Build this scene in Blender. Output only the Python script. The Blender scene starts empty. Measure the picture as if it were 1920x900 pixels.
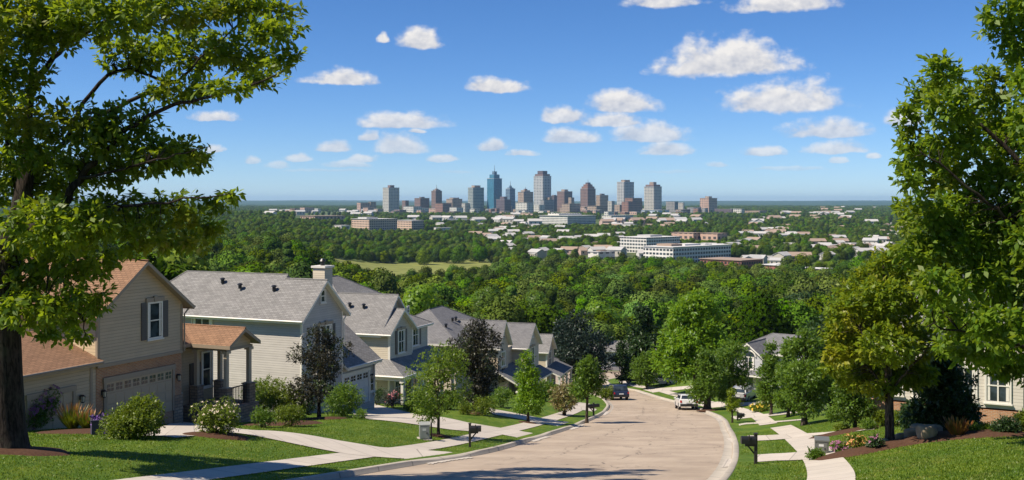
import bpy, math, random
import numpy as np
from mathutils import Vector
C = bpy.context.scene.collection
F, CX, HY = 2000.0, 960.0, 378.0
R2 = math.radians
rnd = random.Random(7)
rng = np.random.default_rng(11)

# ------------------------------------------------------------------ tagging
def tag(o, label=None, cat=None, group=None, kind=None):
    if label: o['label'] = label
    if cat: o['category'] = cat
    if group: o['group'] = group
    if kind: o['kind'] = kind
    return o
def empty(name, loc, rz=0.0, label=None, cat=None, group=None):
    o = bpy.data.objects.new(name, None); C.objects.link(o)
    o.location = loc; o.rotation_euler = (0, 0, rz); o.empty_display_size = .3
    return tag(o, label, cat, group)
def copy_tree(o, parent=None):
    c = o.copy(); C.objects.link(c)
    if parent is not None: c.parent = parent
    for ch in list(o.children): copy_tree(ch, c)
    return c

# ------------------------------------------------------------------ meshes
def raw_mesh(name, V, faces_idx, nper, mats, parent=None, uv=None, smooth=False, mi=None):
    """V (n,3), faces_idx flat loop indices, nper = verts per face (int)"""
    me = bpy.data.meshes.new(name)
    V = np.ascontiguousarray(V, dtype=np.float32); L = np.ascontiguousarray(faces_idx, dtype=np.int32).ravel()
    nf = len(L)//nper
    me.vertices.add(len(V)); me.vertices.foreach_set('co', V.ravel())
    me.loops.add(len(L)); me.loops.foreach_set('vertex_index', L)
    me.polygons.add(nf); me.polygons.foreach_set('loop_start', np.arange(nf, dtype=np.int32)*nper)
    if mi is not None: me.polygons.foreach_set('material_index', np.ascontiguousarray(mi, dtype=np.int32))
    if uv is not None:
        u = me.uv_layers.new(name='UVMap'); u.data.foreach_set('uv', np.ascontiguousarray(uv, dtype=np.float32).ravel())
    for m in (mats if isinstance(mats, (list, tuple)) else [mats]): me.materials.append(m)
    me.update(calc_edges=True)
    if smooth: me.polygons.foreach_set('use_smooth', np.ones(nf, dtype=bool))
    o = bpy.data.objects.new(name, me); C.objects.link(o)
    if parent is not None: o.parent = parent
    return o

class MB:
    def __init__(s): s.v = []; s.f = []; s.m = []
    def add(s, vs, fs, mat=0):
        b = len(s.v); s.v += [tuple(map(float, p)) for p in vs]
        for f in fs: s.f.append([b+i for i in f]); s.m.append(mat)
        return s
    def box(s, x0, x1, y0, y1, z0, z1, mat=0):
        return s.add([(x0,y0,z0),(x1,y0,z0),(x1,y1,z0),(x0,y1,z0),(x0,y0,z1),(x1,y0,z1),(x1,y1,z1),(x0,y1,z1)],
              [(3,2,1,0),(4,5,6,7),(0,1,5,4),(1,2,6,5),(2,3,7,6),(3,0,4,7)], mat)
    def obox(s, o, r, n, a0, a1, b0, b1, c0, c1, mat=0):
        o, r, n = Vector(o), Vector(r), Vector(n); u = Vector((0,0,1))
        P = lambda a, b, c: o + r*a + n*b + u*c
        return s.add([P(a0,b0,c0),P(a1,b0,c0),P(a1,b1,c0),P(a0,b1,c0),P(a0,b0,c1),P(a1,b0,c1),P(a1,b1,c1),P(a0,b1,c1)],
              [(3,2,1,0),(4,5,6,7),(0,1,5,4),(1,2,6,5),(2,3,7,6),(3,0,4,7)], mat)
    def prism(s, pts, ex, mat=0):
        n = len(pts); ex = Vector(ex); a = [Vector(p) for p in pts]; b = [p+ex for p in a]
        nrm = Vector((0,0,0))
        for i in range(n): nrm += a[i].cross(a[(i+1) % n])
        fl = nrm.dot(ex) > 0
        fs = [tuple(range(n)), tuple(range(2*n-1, n-1, -1))] + [(i, n+i, n+(i+1) % n, (i+1) % n) for i in range(n)]
        if fl: fs = [tuple(reversed(f)) for f in fs]
        return s.add(a+b, fs, mat)
    def tube(s, path, rad, n=8, mat=0, cap=True):
        P = [Vector(p) for p in path]; m = len(P)
        rad = rad if isinstance(rad, (list, tuple)) else [rad]*m
        prev = None; vs = []
        for i in range(m):
            t = (P[min(i+1, m-1)]-P[max(i-1, 0)]).normalized()
            if prev is None:
                a = t.cross(Vector((0,0,1)) if abs(t.z) < .9 else Vector((1,0,0))).normalized()
            else:
                a = prev - t*prev.dot(t); a = a.normalized() if a.length > 1e-6 else t.orthogonal().normalized()
            prev = a; b = t.cross(a)
            for k in range(n):
                q = 2*math.pi*k/n; vs.append(P[i]+(a*math.cos(q)+b*math.sin(q))*rad[i])
        fs = [(i*n+k, i*n+(k+1) % n, (i+1)*n+(k+1) % n, (i+1)*n+k) for i in range(m-1) for k in range(n)]
        if cap: fs += [tuple(range(n-1, -1, -1)), tuple((m-1)*n+k for k in range(n))]
        return s.add(vs, fs, mat)
    def lathe(s, c, prof, n=12, mat=0):
        vs = [(c[0]+r*math.cos(2*math.pi*k/n), c[1]+r*math.sin(2*math.pi*k/n), c[2]+z) for r, z in prof for k in range(n)]
        m = len(prof)
        fs = [(i*n+k, i*n+(k+1) % n, (i+1)*n+(k+1) % n, (i+1)*n+k) for i in range(m-1) for k in range(n)]
        fs += [tuple(range(n-1, -1, -1)), tuple((m-1)*n+k for k in range(n))]
        return s.add(vs, fs, mat)
    def disc(s, o, ax, r, t, n=14, mat=0):
        ax = Vector(ax).normalized(); a = ax.orthogonal().normalized(); b = ax.cross(a); o = Vector(o)
        return s.prism([o+(a*math.cos(2*math.pi*k/n)+b*math.sin(2*math.pi*k/n))*r for k in range(n)], ax*t, mat)
    def build(s, name, mats, parent=None, smooth=False):
        me = bpy.data.meshes.new(name); me.from_pydata(s.v, [], s.f)
        for m in (mats if isinstance(mats, (list, tuple)) else [mats]): me.materials.append(m)
        me.polygons.foreach_set('material_index', np.array(s.m, dtype=np.int32))
        uv = me.uv_layers.new(name='UVMap').data
        Z = Vector((0,0,1))
        for p in me.polygons:
            n = p.normal
            t = Z.cross(n)
            t = t.normalized() if t.length > .05 else Vector((1,0,0))
            b = n.cross(t)
            for li in p.loop_indices:
                co = me.vertices[me.loops[li].vertex_index].co
                uv[li].uv = (co.dot(t), co.dot(b))
        if smooth: me.polygons.foreach_set('use_smooth', np.ones(len(me.polygons), dtype=bool))
        me.update()
        o = bpy.data.objects.new(name, me); C.objects.link(o)
        if parent is not None: o.parent = parent
        return o

# ------------------------------------------------------------------ materials
class NT:
    def __init__(s, m): s.t = m.node_tree; s.n = s.t.nodes; s.l = s.t.links
    def add(s, kind, **kw):
        nd = s.n.new(kind); ins = kw.pop('ins', {})
        for k, v in kw.items(): setattr(nd, k, v)
        for k, v in ins.items():
            if hasattr(v, 'is_linked'): s.l.new(v, nd.inputs[k])
            else: nd.inputs[k].default_value = v
        return nd
    def math(s, op, a, b=0.0, c=0.0, clamp=False):
        nd = s.n.new('ShaderNodeMath'); nd.operation = op; nd.use_clamp = clamp
        for i, v in enumerate((a, b, c)):
            if hasattr(v, 'is_linked'): s.l.new(v, nd.inputs[i])
            else: nd.inputs[i].default_value = v
        return nd.outputs[0]
    def mix(s, f, a, b, mode='MIX'):
        nd = s.n.new('ShaderNodeMix'); nd.data_type = 'RGBA'; nd.blend_type = mode
        for k, v in ((0, f), (6, a), (7, b)):
            if hasattr(v, 'is_linked'): s.l.new(v, nd.inputs[k])
            else: nd.inputs[k].default_value = (*v, 1) if isinstance(v, tuple) and len(v) == 3 else v
        return nd.outputs[2]
    def noise(s, vec, scale, detail=3, rough=.55, dist=0.0):
        return s.add('ShaderNodeTexNoise', ins={'Vector': vec, 'Scale': scale, 'Detail': detail, 'Roughness': rough, 'Distortion': dist}).outputs[0]
    def ramp(s, f, a, b):
        return s.add('ShaderNodeMapRange', ins={0: f, 1: a, 2: b}, interpolation_type='SMOOTHSTEP').outputs[0]
def newmat(name):
    m = bpy.data.materials.new(name); m.use_nodes = True
    nt = NT(m); p = nt.n['Principled BSDF']
    return m, nt, p
def c4(c): return (c[0], c[1], c[2], 1.0)
def plain(name, col, rough=.6, metal=0.0, var=.12, scale=6.0, spec=.5):
    m, nt, p = newmat(name)
    tc = nt.add('ShaderNodeTexCoord').outputs['Object']
    n = nt.noise(tc, scale, 4)
    k = nt.math('MULTIPLY_ADD', n, 2*var, 1-var)
    nt.l.new(nt.mix(1.0, c4(col), nt.add('ShaderNodeCombineColor', ins={0: k, 1: k, 2: k}).outputs[0], 'MULTIPLY'), p.inputs['Base Color'])
    p.inputs['Roughness'].default_value = rough; p.inputs['Metallic'].default_value = metal
    p.inputs['Specular IOR Level'].default_value = spec
    return m
def leafmat(name, a, b, trans=.35, tcol=None, objvar=False, rough=.45, yellow=None, stripes=False):
    m, nt, p = newmat(name)
    g = nt.add('ShaderNodeNewGeometry').outputs['Random Per Island']
    col = nt.mix(g, c4(a), c4(b))
    if yellow:
        tc = nt.add('ShaderNodeTexCoord').outputs['Object']
        col = nt.mix(nt.ramp(nt.noise(tc, yellow[1], 2), .5, .68), col, c4(yellow[0]))
    if stripes:
        pos = nt.add('ShaderNodeNewGeometry').outputs['Position']
        for ang, sc_, lo, hi, cc, am in ((-28, (1, .09, 1), .42, .6, (.055,.125,.010), .45), (0, (.5, .5, .5), .52, .70, (.30,.27,.07), .6), (40, (.16, .16, .16), .45, .65, (.10,.19,.014), .5)):
            mp = nt.add('ShaderNodeMapping', ins={'Vector': pos, 'Rotation': (0, 0, R2(ang)), 'Scale': sc_}).outputs[0]
            col = nt.mix(nt.math('MULTIPLY', nt.ramp(nt.noise(mp, 1.5, 4), lo, hi), am), col, c4(cc))
    if objvar:
        r = nt.add('ShaderNodeObjectInfo').outputs['Random']
        hs = nt.add('ShaderNodeHueSaturation', ins={'Color': col, 'Hue': nt.math('MULTIPLY_ADD', nt.math('FRACT', nt.math('MULTIPLY', r, 3.1)), .06, .455),
            'Value': nt.math('MULTIPLY_ADD', nt.math('FRACT', nt.math('MULTIPLY', r, 7.3)), 1.3, .45), 'Saturation': nt.math('MULTIPLY_ADD', nt.math('FRACT', nt.math('MULTIPLY', r, 13.7)), .3, .85)})
        col = hs.outputs[0]
    nt.l.new(col, p.inputs['Base Color']); p.inputs['Roughness'].default_value = rough
    p.inputs['Specular IOR Level'].default_value = .35 if rough < .7 else .03
    tr = nt.add('ShaderNodeBsdfTranslucent')
    nt.l.new(nt.mix(.55, col, c4(tcol or (b[0]*1.5, b[1]*1.5, b[2]*.7))), tr.inputs[0])
    ms = nt.add('ShaderNodeMixShader', ins={0: trans, 1: p.outputs[0], 2: tr.outputs[0]})
    nt.l.new(ms.outputs[0], nt.n['Material Output'].inputs[0])
    return m
def uvnode(nt): return nt.add('ShaderNodeTexCoord').outputs['UV']
def siding(name, col, course=.16, rough=.55):
    m, nt, p = newmat(name); uv = uvnode(nt)
    y = nt.add('ShaderNodeSeparateXYZ', ins={0: uv}).outputs[1]
    fr = nt.math('FRACT', nt.math('DIVIDE', y, course))
    row = nt.math('FLOOR', nt.math('DIVIDE', y, course))
    wn = nt.add('ShaderNodeTexWhiteNoise', noise_dimensions='1D', ins={'W': row}).outputs[0]
    k = nt.math('MULTIPLY_ADD', wn, .10, .95)
    k = nt.math('MULTIPLY', k, nt.math('MULTIPLY_ADD', nt.noise(uv, 1.3, 4), .24, .88))
    lap_shade = nt.ramp(fr, .86, .97)
    k2 = nt.math('MULTIPLY', k, nt.math('MULTIPLY_ADD', lap_shade, -.35, 1.0))  # shadow line under each lap, darkened into the siding colour
    nt.l.new(nt.mix(1.0, c4(col), nt.add('ShaderNodeCombineColor', ins={0: k2, 1: k2, 2: k2}).outputs[0], 'MULTIPLY'), p.inputs['Base Color'])
    bp = nt.add('ShaderNodeBump', ins={'Height': nt.math('SUBTRACT', 1.0, fr), 'Distance': .035, 'Strength': .9})
    nt.l.new(bp.outputs[0], p.inputs['Normal']); p.inputs['Roughness'].default_value = rough
    return m
def bricks(name, a, b, mortar, w=.22, h=.075, msz=.012, bump=.01, off=.5, rough=.85, blotch=None, sq=1.0):
    m, nt, p = newmat(name); uv = uvnode(nt)
    br = nt.add('ShaderNodeTexBrick', offset=off, ins={'Vector': uv, 'Color1': c4(a), 'Color2': c4(b), 'Mortar': c4(mortar), 'Scale': 1.0,
        'Mortar Size': msz, 'Mortar Smooth': .2, 'Bias': 0.0, 'Brick Width': w, 'Row Height': h})
    n = nt.noise(uv, 1.1, 5); n2 = nt.noise(uv, 14.0, 3)
    k = nt.math('ADD', nt.math('MULTIPLY_ADD', n, .5, .75-.12), nt.math('MULTIPLY', n2, .24))
    col = nt.mix(1.0, br.outputs[0], nt.add('ShaderNodeCombineColor', ins={0: k, 1: k, 2: k}).outputs[0], 'MULTIPLY')
    nt.l.new(col, p.inputs['Base Color'])
    bp = nt.add('ShaderNodeBump', ins={'Height': nt.math('ADD', nt.math('MULTIPLY', br.outputs[1], -1.0), nt.math('MULTIPLY', n2, .5)), 'Distance': bump, 'Strength': .8})
    nt.l.new(bp.outputs[0], p.inputs['Normal']); p.inputs['Roughness'].default_value = rough
    p.inputs['Specular IOR Level'].default_value = .25
    return m
def glassmat(name, col=(.02,.028,.035), rough=.06):
    m, nt, p = newmat(name)
    tc = nt.add('ShaderNodeTexCoord').outputs['Object']
    n = nt.noise(tc, 1.7, 2)
    nt.l.new(nt.mix(nt.ramp(n, .4, .65), c4(col), c4((col[0]*2.4, col[1]*2.4, col[2]*2.4))), p.inputs['Base Color'])
    p.inputs['Roughness'].default_value = rough; p.inputs['Specular IOR Level'].default_value = .5
    bp = nt.add('ShaderNodeBump', ins={'Height': nt.noise(tc, .8, 1), 'Distance': .02, 'Strength': .3})
    nt.l.new(bp.outputs[0], p.inputs['Normal'])
    return m
def facade(name, wall, glass, fh=3.6, bw=3.0, mort=.9, vary=True, rough=.5, strip=False):
    """window grid on a wall: UV in metres"""
    m, nt, p = newmat(name); uv = uvnode(nt)
    sx = nt.add('ShaderNodeSeparateXYZ', ins={0: uv})
    fx = nt.math('FRACT', nt.math('DIVIDE', sx.outputs[0], bw)); fy = nt.math('FRACT', nt.math('DIVIDE', sx.outputs[1], fh))
    ww = 1-mort*.5
    inx = 1.0 if strip else nt.math('LESS_THAN', nt.math('ABSOLUTE', nt.math('SUBTRACT', fx, .5)), ww*.5)
    iny = nt.math('LESS_THAN', nt.math('ABSOLUTE', nt.math('SUBTRACT', fy, .5)), .27)
    msk = nt.math('MULTIPLY', inx, iny)
    cell = nt.add('ShaderNodeCombineXYZ', ins={0: nt.math('FLOOR', nt.math('DIVIDE', sx.outputs[0], bw)), 1: nt.math('FLOOR', nt.math('DIVIDE', sx.outputs[1], fh))}).outputs[0]
    wn = nt.add('ShaderNodeTexWhiteNoise', noise_dimensions='3D', ins={'Vector': cell}).outputs[0]
    gl = nt.mix(wn, c4([x*.5 for x in glass]), c4([x*1.5 for x in glass]))
    k = nt.math('MULTIPLY_ADD', nt.noise(uv, .05, 3), .3, .85)
    wl = nt.mix(1.0, c4(wall), nt.add('ShaderNodeCombineColor', ins={0: k, 1: k, 2: k}).outputs[0], 'MULTIPLY')
    geo = nt.add('ShaderNodeSeparateXYZ', ins={0: nt.add('ShaderNodeNewGeometry').outputs['Normal']}).outputs[2]
    msk = nt.math('MULTIPLY', msk, nt.math('LESS_THAN', geo, .5))
    nt.l.new(nt.mix(msk, wl, gl), p.inputs['Base Color'])
    nt.l.new(nt.math('MULTIPLY_ADD', msk, .25-.8, .8), p.inputs['Roughness'])
    return m
# ------------------------------------------------------------------ terrain
def pchip(xs, ys):
    xs = np.array(xs, float); ys = np.array(ys, float); h = np.diff(xs); d = np.diff(ys)/h
    m = np.zeros(len(xs)); m[0] = d[0]; m[-1] = d[-1]
    for i in range(1, len(xs)-1):
        if d[i-1]*d[i] > 0:
            w1 = 2*h[i]+h[i-1]; w2 = h[i]+2*h[i-1]; m[i] = (w1+w2)/(w1/d[i-1]+w2/d[i])
    def f(x):
        x = np.asarray(x, float); i = np.clip(np.searchsorted(xs, x)-1, 0, len(xs)-2)
        t = np.clip((x-xs[i])/h[i], -5, 1.0)
        tt = np.clip(t, 0, 1)
        v = (1+2*tt)*(1-tt)**2*ys[i]+tt*(1-tt)**2*h[i]*m[i]+tt*tt*(3-2*tt)*ys[i+1]+tt*tt*(tt-1)*h[i]*m[i+1]
        return v + np.where(t < 0, (x-xs[i])*m[0], 0)
    return f
drop = pchip([0,32.5,41,54,80,127,200,300,400,500,700,1000,1500,2500,5000,8000,10000,14000,18000,22000,28000,40000],
             [2.7,8.5,10,12.3,16.6,23.3,32,43,50,55,63,65,64.5,58,50,47,43,34,18,-2,-12,-5])
EL = pchip([-60,20,32.5,42,45.8,62.8,78,100,113,125,140,155,170,179,184], [-30,-10.5,-6.5,-3.4,-2.0,1.6,4.7,8.75,10.2,10.6,9.6,7.5,6,3,-3])
ER = pchip([-60,20,32.5,46.5,71,93,111,130,143,150,160,170,178,184], [-18,2.3,6.3,9.65,14.4,17.7,18.3,17.5,17.0,15.6,14.7,15,17,22])
def road_d(x, y):
    """distance outside the carriageway edge (negative on the road)"""
    x = np.asarray(x, float); y = np.asarray(y, float)
    d1 = np.maximum(EL(y)-x, x-ER(y))*.96
    d1 = np.where(y > 184, 1e4, d1)
    d2 = np.where(np.abs(x) < 90, np.abs(y-194)-10.0, 1e4)
    return np.minimum(d1, d2)
def sst(t):
    t = np.clip(t, 0, 1); return t*t*(3-2*t)
def vnoise(x, y, s, seed=0):
    x = np.asarray(x)/s+seed*17.3; y = np.asarray(y)/s+seed*5.1
    return (np.sin(x*1.3+1.7*np.sin(y*.9+seed))+np.sin(y*1.1+1.3*np.sin(x*.7+2*seed))+np.sin((x+y)*.8+seed))/3
def H(x, y, step=False):
    x = np.asarray(x, float); y = np.asarray(y, float)
    z = -drop(y)
    d = road_d(x, y)
    side = np.where(x < (EL(np.minimum(y, 184))+ER(np.minimum(y, 184)))/2, .95, 1.15)
    fade = 1-sst((y-150)/60)*.6
    z = z + side*fade*sst((d-.3)/9.0)*np.where(y < 260, 1, 0)*1.0 + np.where((d > 2) & (y < 300), .10*vnoise(x, y, 3.1)*sst((d-4)/6), 0)
    if step: z = z - .34*(1-sst((d-.1)/.7))*np.where(y < 230, 1, 0)
    z = z + 19*sst((-x/np.maximum(y, 1)-.10)/.13)*sst((y-200)/420)*(1-sst((y-2600)/1600))
    z = z + vnoise(x, y, 190)*1.5*sst((y-350)/400)
    far = sst((y-9000)/9000)
    z = z + far*(20*vnoise(x, y, 2600, 1)+9*vnoise(x, y, 900, 2)) + far*sst((-x-1500)/4500)*14
    return z
_Y = np.concatenate([np.arange(16, 260, .25), np.geomspace(260, 30000, 3000)])
def G(px, py, base=H):
    s = (px-CX)/F; t = -(py-HY)/F
    g = t*_Y - base(s*_Y, _Y)
    i = np.argmax(g < 0)
    if not (g < 0).any(): i = len(_Y)-1
    a, b = g[i-1], g[i]; y = _Y[i-1]+(_Y[i]-_Y[i-1])*a/(a-b) if i else _Y[0]
    return Vector((s*y, y, float(base(np.array(s*y), np.array(y)))))
def P(px, py, Y): return Vector(((px-CX)/F*Y, Y, -(py-HY)/F*Y))
def on(x, y): return Vector((x, y, float(H(x, y))))

def grid_sheet(name, xs, ys, mat, step=True):
    X, Y = np.meshgrid(xs, ys); Z = H(X, Y, step)
    V = np.stack([X, Y, Z], -1).reshape(-1, 3); nx, ny = len(xs), len(ys)
    i = (np.arange(ny-1)[:, None]*nx+np.arange(nx-1)[None]).ravel()
    f = np.stack([i, i+1, i+nx+1, i+nx], -1)
    return tag(raw_mesh(name, V, f, 4, mat, smooth=True), kind='structure')

def grassmat():
    m, nt, p = newmat('lawn_and_land')
    pos = nt.add('ShaderNodeNewGeometry').outputs['Position']
    y = nt.add('ShaderNodeSeparateXYZ', ins={0: pos}).outputs[1]
    n1 = nt.noise(pos, .35, 4); n2 = nt.noise(pos, 2.2, 5, .7); n3 = nt.noise(pos, 22, 2)
    mp = nt.add('ShaderNodeMapping', ins={'Vector': pos, 'Rotation': (0, 0, R2(-28)), 'Scale': (1, .09, 1)}).outputs[0]
    st = nt.noise(mp, 1.5, 2)
    near = nt.mix(nt.ramp(n1, .3, .7), (.072,.135,.012), (.135,.195,.020))
    near = nt.mix(nt.math('MULTIPLY', nt.ramp(n2, .5, .72), .75), near, (.23,.25,.036))
    near = nt.mix(nt.math('MULTIPLY', nt.ramp(st, .42, .6), .38), near, (.050,.118,.012))
    near = nt.mix(nt.math('MULTIPLY', nt.ramp(n3, .45, .75), .5), near, (.032,.070,.008))
    f1 = nt.noise(pos, .011, 4); f2 = nt.noise(pos, .0022, 6, .7)
    farc = nt.mix(nt.ramp(f1, .35, .65), (.050,.085,.020), (.105,.135,.035))
    farc = nt.mix(nt.ramp(f2, .55, .75), farc, (.19,.175,.10))
    wood = nt.mix(nt.ramp(nt.noise(pos, .0035, 8, .75), .35, .65), (.020,.050,.018), (.055,.095,.035))
    farc = nt.mix(nt.ramp(y, 5000, 9000), farc, wood)
    nt.l.new(nt.mix(nt.ramp(y, 190, 240), near, farc), p.inputs['Base Color'])
    bp = nt.add('ShaderNodeBump', ins={'Height': nt.noise(pos, 9, 4, .8), 'Distance': .08, 'Strength': .8})
    nt.l.new(bp.outputs[0], p.inputs['Normal'])
    p.inputs['Roughness'].default_value = .8; p.inputs['Specular IOR Level'].default_value = .15
    return m
M = {}
M['land'] = grassmat()
xs = np.concatenate([-np.geomspace(46, 30000, 90)[::-1], np.arange(-45.5, 50.1, .5), np.geomspace(51, 30000, 90)])
ys = np.concatenate([np.linspace(-600, -10, 14), np.arange(-5, 14, 4), np.arange(16, 130, .5), np.arange(130, 232, 1.0), np.geomspace(234, 39000, 150)])
grid_sheet('ground', xs, ys, M['land'])

def concrete(name, col, joint=1.6, jaxis=0, var=.25):
    m, nt, p = newmat(name); uv = uvnode(nt)
    pos = nt.add('ShaderNodeNewGeometry').outputs['Position']
    u = nt.add('ShaderNodeSeparateXYZ', ins={0: uv}).outputs[jaxis]
    fr = nt.math('ABSOLUTE', nt.math('SUBTRACT', nt.math('FRACT', nt.math('DIVIDE', u, joint)), .5))
    j = nt.ramp(fr, .478, .492)
    wn = nt.add('ShaderNodeTexWhiteNoise', noise_dimensions='1D', ins={'W': nt.math('FLOOR', nt.math('ADD', nt.math('DIVIDE', u, joint), .0))}).outputs[0]
    k = nt.math('ADD', nt.math('MULTIPLY_ADD', nt.noise(pos, .9, 6, .7), var*1.6, 1-var*1.0), nt.math('MULTIPLY', wn, .12))
    k = nt.math('MULTIPLY', k, nt.math('MULTIPLY_ADD', j, -.45, 1.0))
    nt.l.new(nt.mix(1.0, c4(col), nt.add('ShaderNodeCombineColor', ins={0: k, 1: k, 2: k}).outputs[0], 'MULTIPLY'), p.inputs['Base Color'])
    bp = nt.add('ShaderNodeBump', ins={'Height': nt.noise(pos, 30, 3), 'Distance': .006, 'Strength': .5})
    nt.l.new(bp.outputs[0], p.inputs['Normal']); p.inputs['Roughness'].default_value = .85; p.inputs['Specular IOR Level'].default_value = .2
    return m
def roadmat():
    m, nt, p = newmat('worn_road'); uv = uvnode(nt)
    pos = nt.add('ShaderNodeNewGeometry').outputs['Position']
    mp = nt.add('ShaderNodeMapping', ins={'Vector': uv, 'Scale': (.16, 1, 1)}).outputs[0]
    n = nt.noise(pos, .35, 6, .65); ns = nt.noise(mp, 2.0, 5, .6); nf = nt.noise(pos, 25, 3, .7)
    c = nt.mix(nt.ramp(n, .3, .7), (.355,.275,.20), (.50,.40,.295))
    c = nt.mix(nt.math('MULTIPLY', nt.ramp(ns, .5, .75), .28), c, (.26,.215,.175))
    c = nt.mix(nt.math('MULTIPLY', nf, .35), c, (.25,.21,.17))
    dist = nt.add('ShaderNodeVectorMath', operation='ADD', ins={0: uv, 1: nt.add('ShaderNodeVectorMath', operation='SCALE', ins={0: nt.add('ShaderNodeTexNoise', ins={'Vector': uv, 'Scale': .7, 'Detail': 5.0}).outputs[1], 'Scale': 1.3}).outputs[0]}).outputs[0]
    v = nt.add('ShaderNodeTexVoronoi', feature='DISTANCE_TO_EDGE', ins={'Vector': nt.add('ShaderNodeMapping', ins={'Vector': dist, 'Scale': (.11, .30, 1)}).outputs[0], 'Scale': 1.0}).outputs[0]
    ck = nt.math('MULTIPLY', nt.math('LESS_THAN', v, .0075), nt.ramp(nt.noise(pos, .16, 2), .45, .58))
    sx = nt.add('ShaderNodeSeparateXYZ', ins={0: dist}).outputs[1]
    for off in (3.55, 6.9):
        s1 = nt.math('LESS_THAN', nt.math('ABSOLUTE', nt.math('SUBTRACT', sx, off+.6)), .05)
        ck = nt.math('MAXIMUM', ck, nt.math('MULTIPLY', s1, nt.ramp(nt.noise(pos, .45, 3), .46, .56)))
    nt.l.new(nt.mix(nt.math('MULTIPLY', ck, .6), c, (.07,.06,.05)), p.inputs['Base Color'])
    bp = nt.add('ShaderNodeBump', ins={'Height': nf, 'Distance': .01, 'Strength': .4})
    nt.l.new(bp.outputs[0], p.inputs['Normal']); p.inputs['Roughness'].default_value = .8; p.inputs['Specular IOR Level'].default_value = .25
    return m
M['road'] = roadmat()
M['walk'] = concrete('pale_concrete', (.50,.445,.375))
M['kerb'] = concrete('kerb_concrete', (.40,.355,.29), 3.0)
M['mulch'] = plain('brown_mulch', (.085,.045,.028), .95, var=.6, scale=16, spec=.1)
ROAD_LOW = .13
def ruled(name, A, B, off, mat, nx=6, zfun=None, keep=None):
    """sheet between two polylines of (x, y) points, laid on the ground"""
    A = np.array(A, float); B = np.array(B, float); n = len(A)
    t = np.linspace(0, 1, nx)[None, :, None]
    XY = A[:, None]*(1-t)+B[:, None]*t
    Z = (zfun or H)(XY[..., 0], XY[..., 1])+off
    V = np.concatenate([XY, Z[..., None]], -1).reshape(-1, 3)
    i = (np.arange(n-1)[:, None]*nx+np.arange(nx-1)[None]).ravel()
    f = np.stack([i, i+1, i+nx+1, i+nx], -1)
    mid = (A+B)/2; s = np.concatenate([[0], np.cumsum(np.linalg.norm(np.diff(mid, axis=0), axis=1))])
    wd = np.linalg.norm(A-B, axis=1)
    UV = np.stack([np.repeat(s[:, None], nx, 1), np.linspace(0, 1, nx)[None]*wd[:, None]], -1).reshape(-1, 2)
    if keep is not None:
        mc = XY.reshape(-1, 2)[f].mean(1); f = f[keep(mc[:, 0], mc[:, 1])]
    # make faces point up
    a, b, c = V[f[0, 0]], V[f[0, 1]], V[f[0, 2]]
    if np.cross(b-a, c-a)[2] < 0: f = f[:, ::-1]
    o = raw_mesh(name, V, f, 4, mat, uv=UV[f.ravel()], smooth=True)
    return tag(o, kind='structure')
def resample(pts, n):
    p = np.array(pts, float); s = np.concatenate([[0], np.cumsum(np.linalg.norm(np.diff(p, axis=0), axis=1))])
    q = np.linspace(0, s[-1], n); return np.stack([np.interp(q, s, p[:, k]) for k in range(p.shape[1])], -1)
def gxy(pl): return [G(a, b)[:2] for a, b in pl]
PAVED = []   # polygons of concrete, for kerb cuts and grass
def drive(name, a_px, b_px, off=.035, n=130, xy=False):
    A = resample(a_px if xy else gxy(a_px), n); B = resample(b_px if xy else gxy(b_px), n)
    PAVED.append(np.concatenate([A, B[::-1]]))
    def zf(x, y):
        d = road_d(x, y); k = sst((d-.1)/1.0)
        return H(x, y)*k+(-drop(y)-ROAD_LOW-.012)*(1-k)
    return ruled(name, A, B, off, M['walk'], 12, zfun=zf, keep=lambda x, y: road_d(x, y) > -.43)
def inside(poly, x, y):
    x = np.asarray(x); y = np.asarray(y); r = np.zeros(x.shape, bool); n = len(poly); j = n-1
    for i in range(n):
        xi, yi = poly[i]; xj, yj = poly[j]
        if yi != yj: r ^= ((yi > y) != (yj > y)) & (x < (xj-xi)*(y-yi)/(yj-yi)+xi)
        j = i
    return r
# road sheets (lower than the lawns)
yy = np.concatenate([np.arange(14, 150, .75), np.arange(150, 184.01, .5)])
ruled('road', np.stack([EL(yy), yy], -1), np.stack([ER(yy), yy], -1), -ROAD_LOW, M['road'], 24, zfun=lambda x, y: -drop(y))
xx = np.arange(-88, 88.1, 2.0)
ruled('cross_street', np.stack([xx, 0*xx+184.0], -1), np.stack([xx, 0*xx+204], -1), -ROAD_LOW+.004, M['road'], 16, zfun=lambda x, y: -drop(y))
# concrete driveways and footpaths traced from where they lie on the ground
drive('driveway', [(330,790),(380,797),(480,808),(635,827),(715,840),(770,842),(858,849),(888,853)], [(268,818),(330,822),(435,812),(507,824),(655,853),(740,860),(795,862),(822,871)])
drive('driveway', [(700,757),(750,770),(790,779),(877,793),(960,806),(1028,815),(1064,818)], [(640,762),(690,787),(735,791),(842,806),(930,813),(992,823),(1022,828)])
drive('driveway', [(915,763),(926,768),(1034,788),(1090,793),(1120,794),(1136,797)], [(918,773),(928,778),(1002,791),(1060,801),(1096,806),(1112,810)])
drive('driveway', [(1062,760),(1074,762),(1110,766),(1134,769),(1150,771)], [(1062,764),(1074,766),(1105,771),(1132,776),(1148,778)])
drive('driveway', [(1620,839),(1570,843),(1530,846),(1445,852),(1392,854),(1360,856)], [(1620,846),(1580,851),(1530,862),(1455,865),(1378,868),(1352,871)])
drive('driveway', [(1640,803),(1617,806),(1553,811),(1455,816),(1390,817),(1362,818)], [(1640,806),(1617,808.5),(1540,816),(1482,823),(1424,827),(1376,829)])
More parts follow.
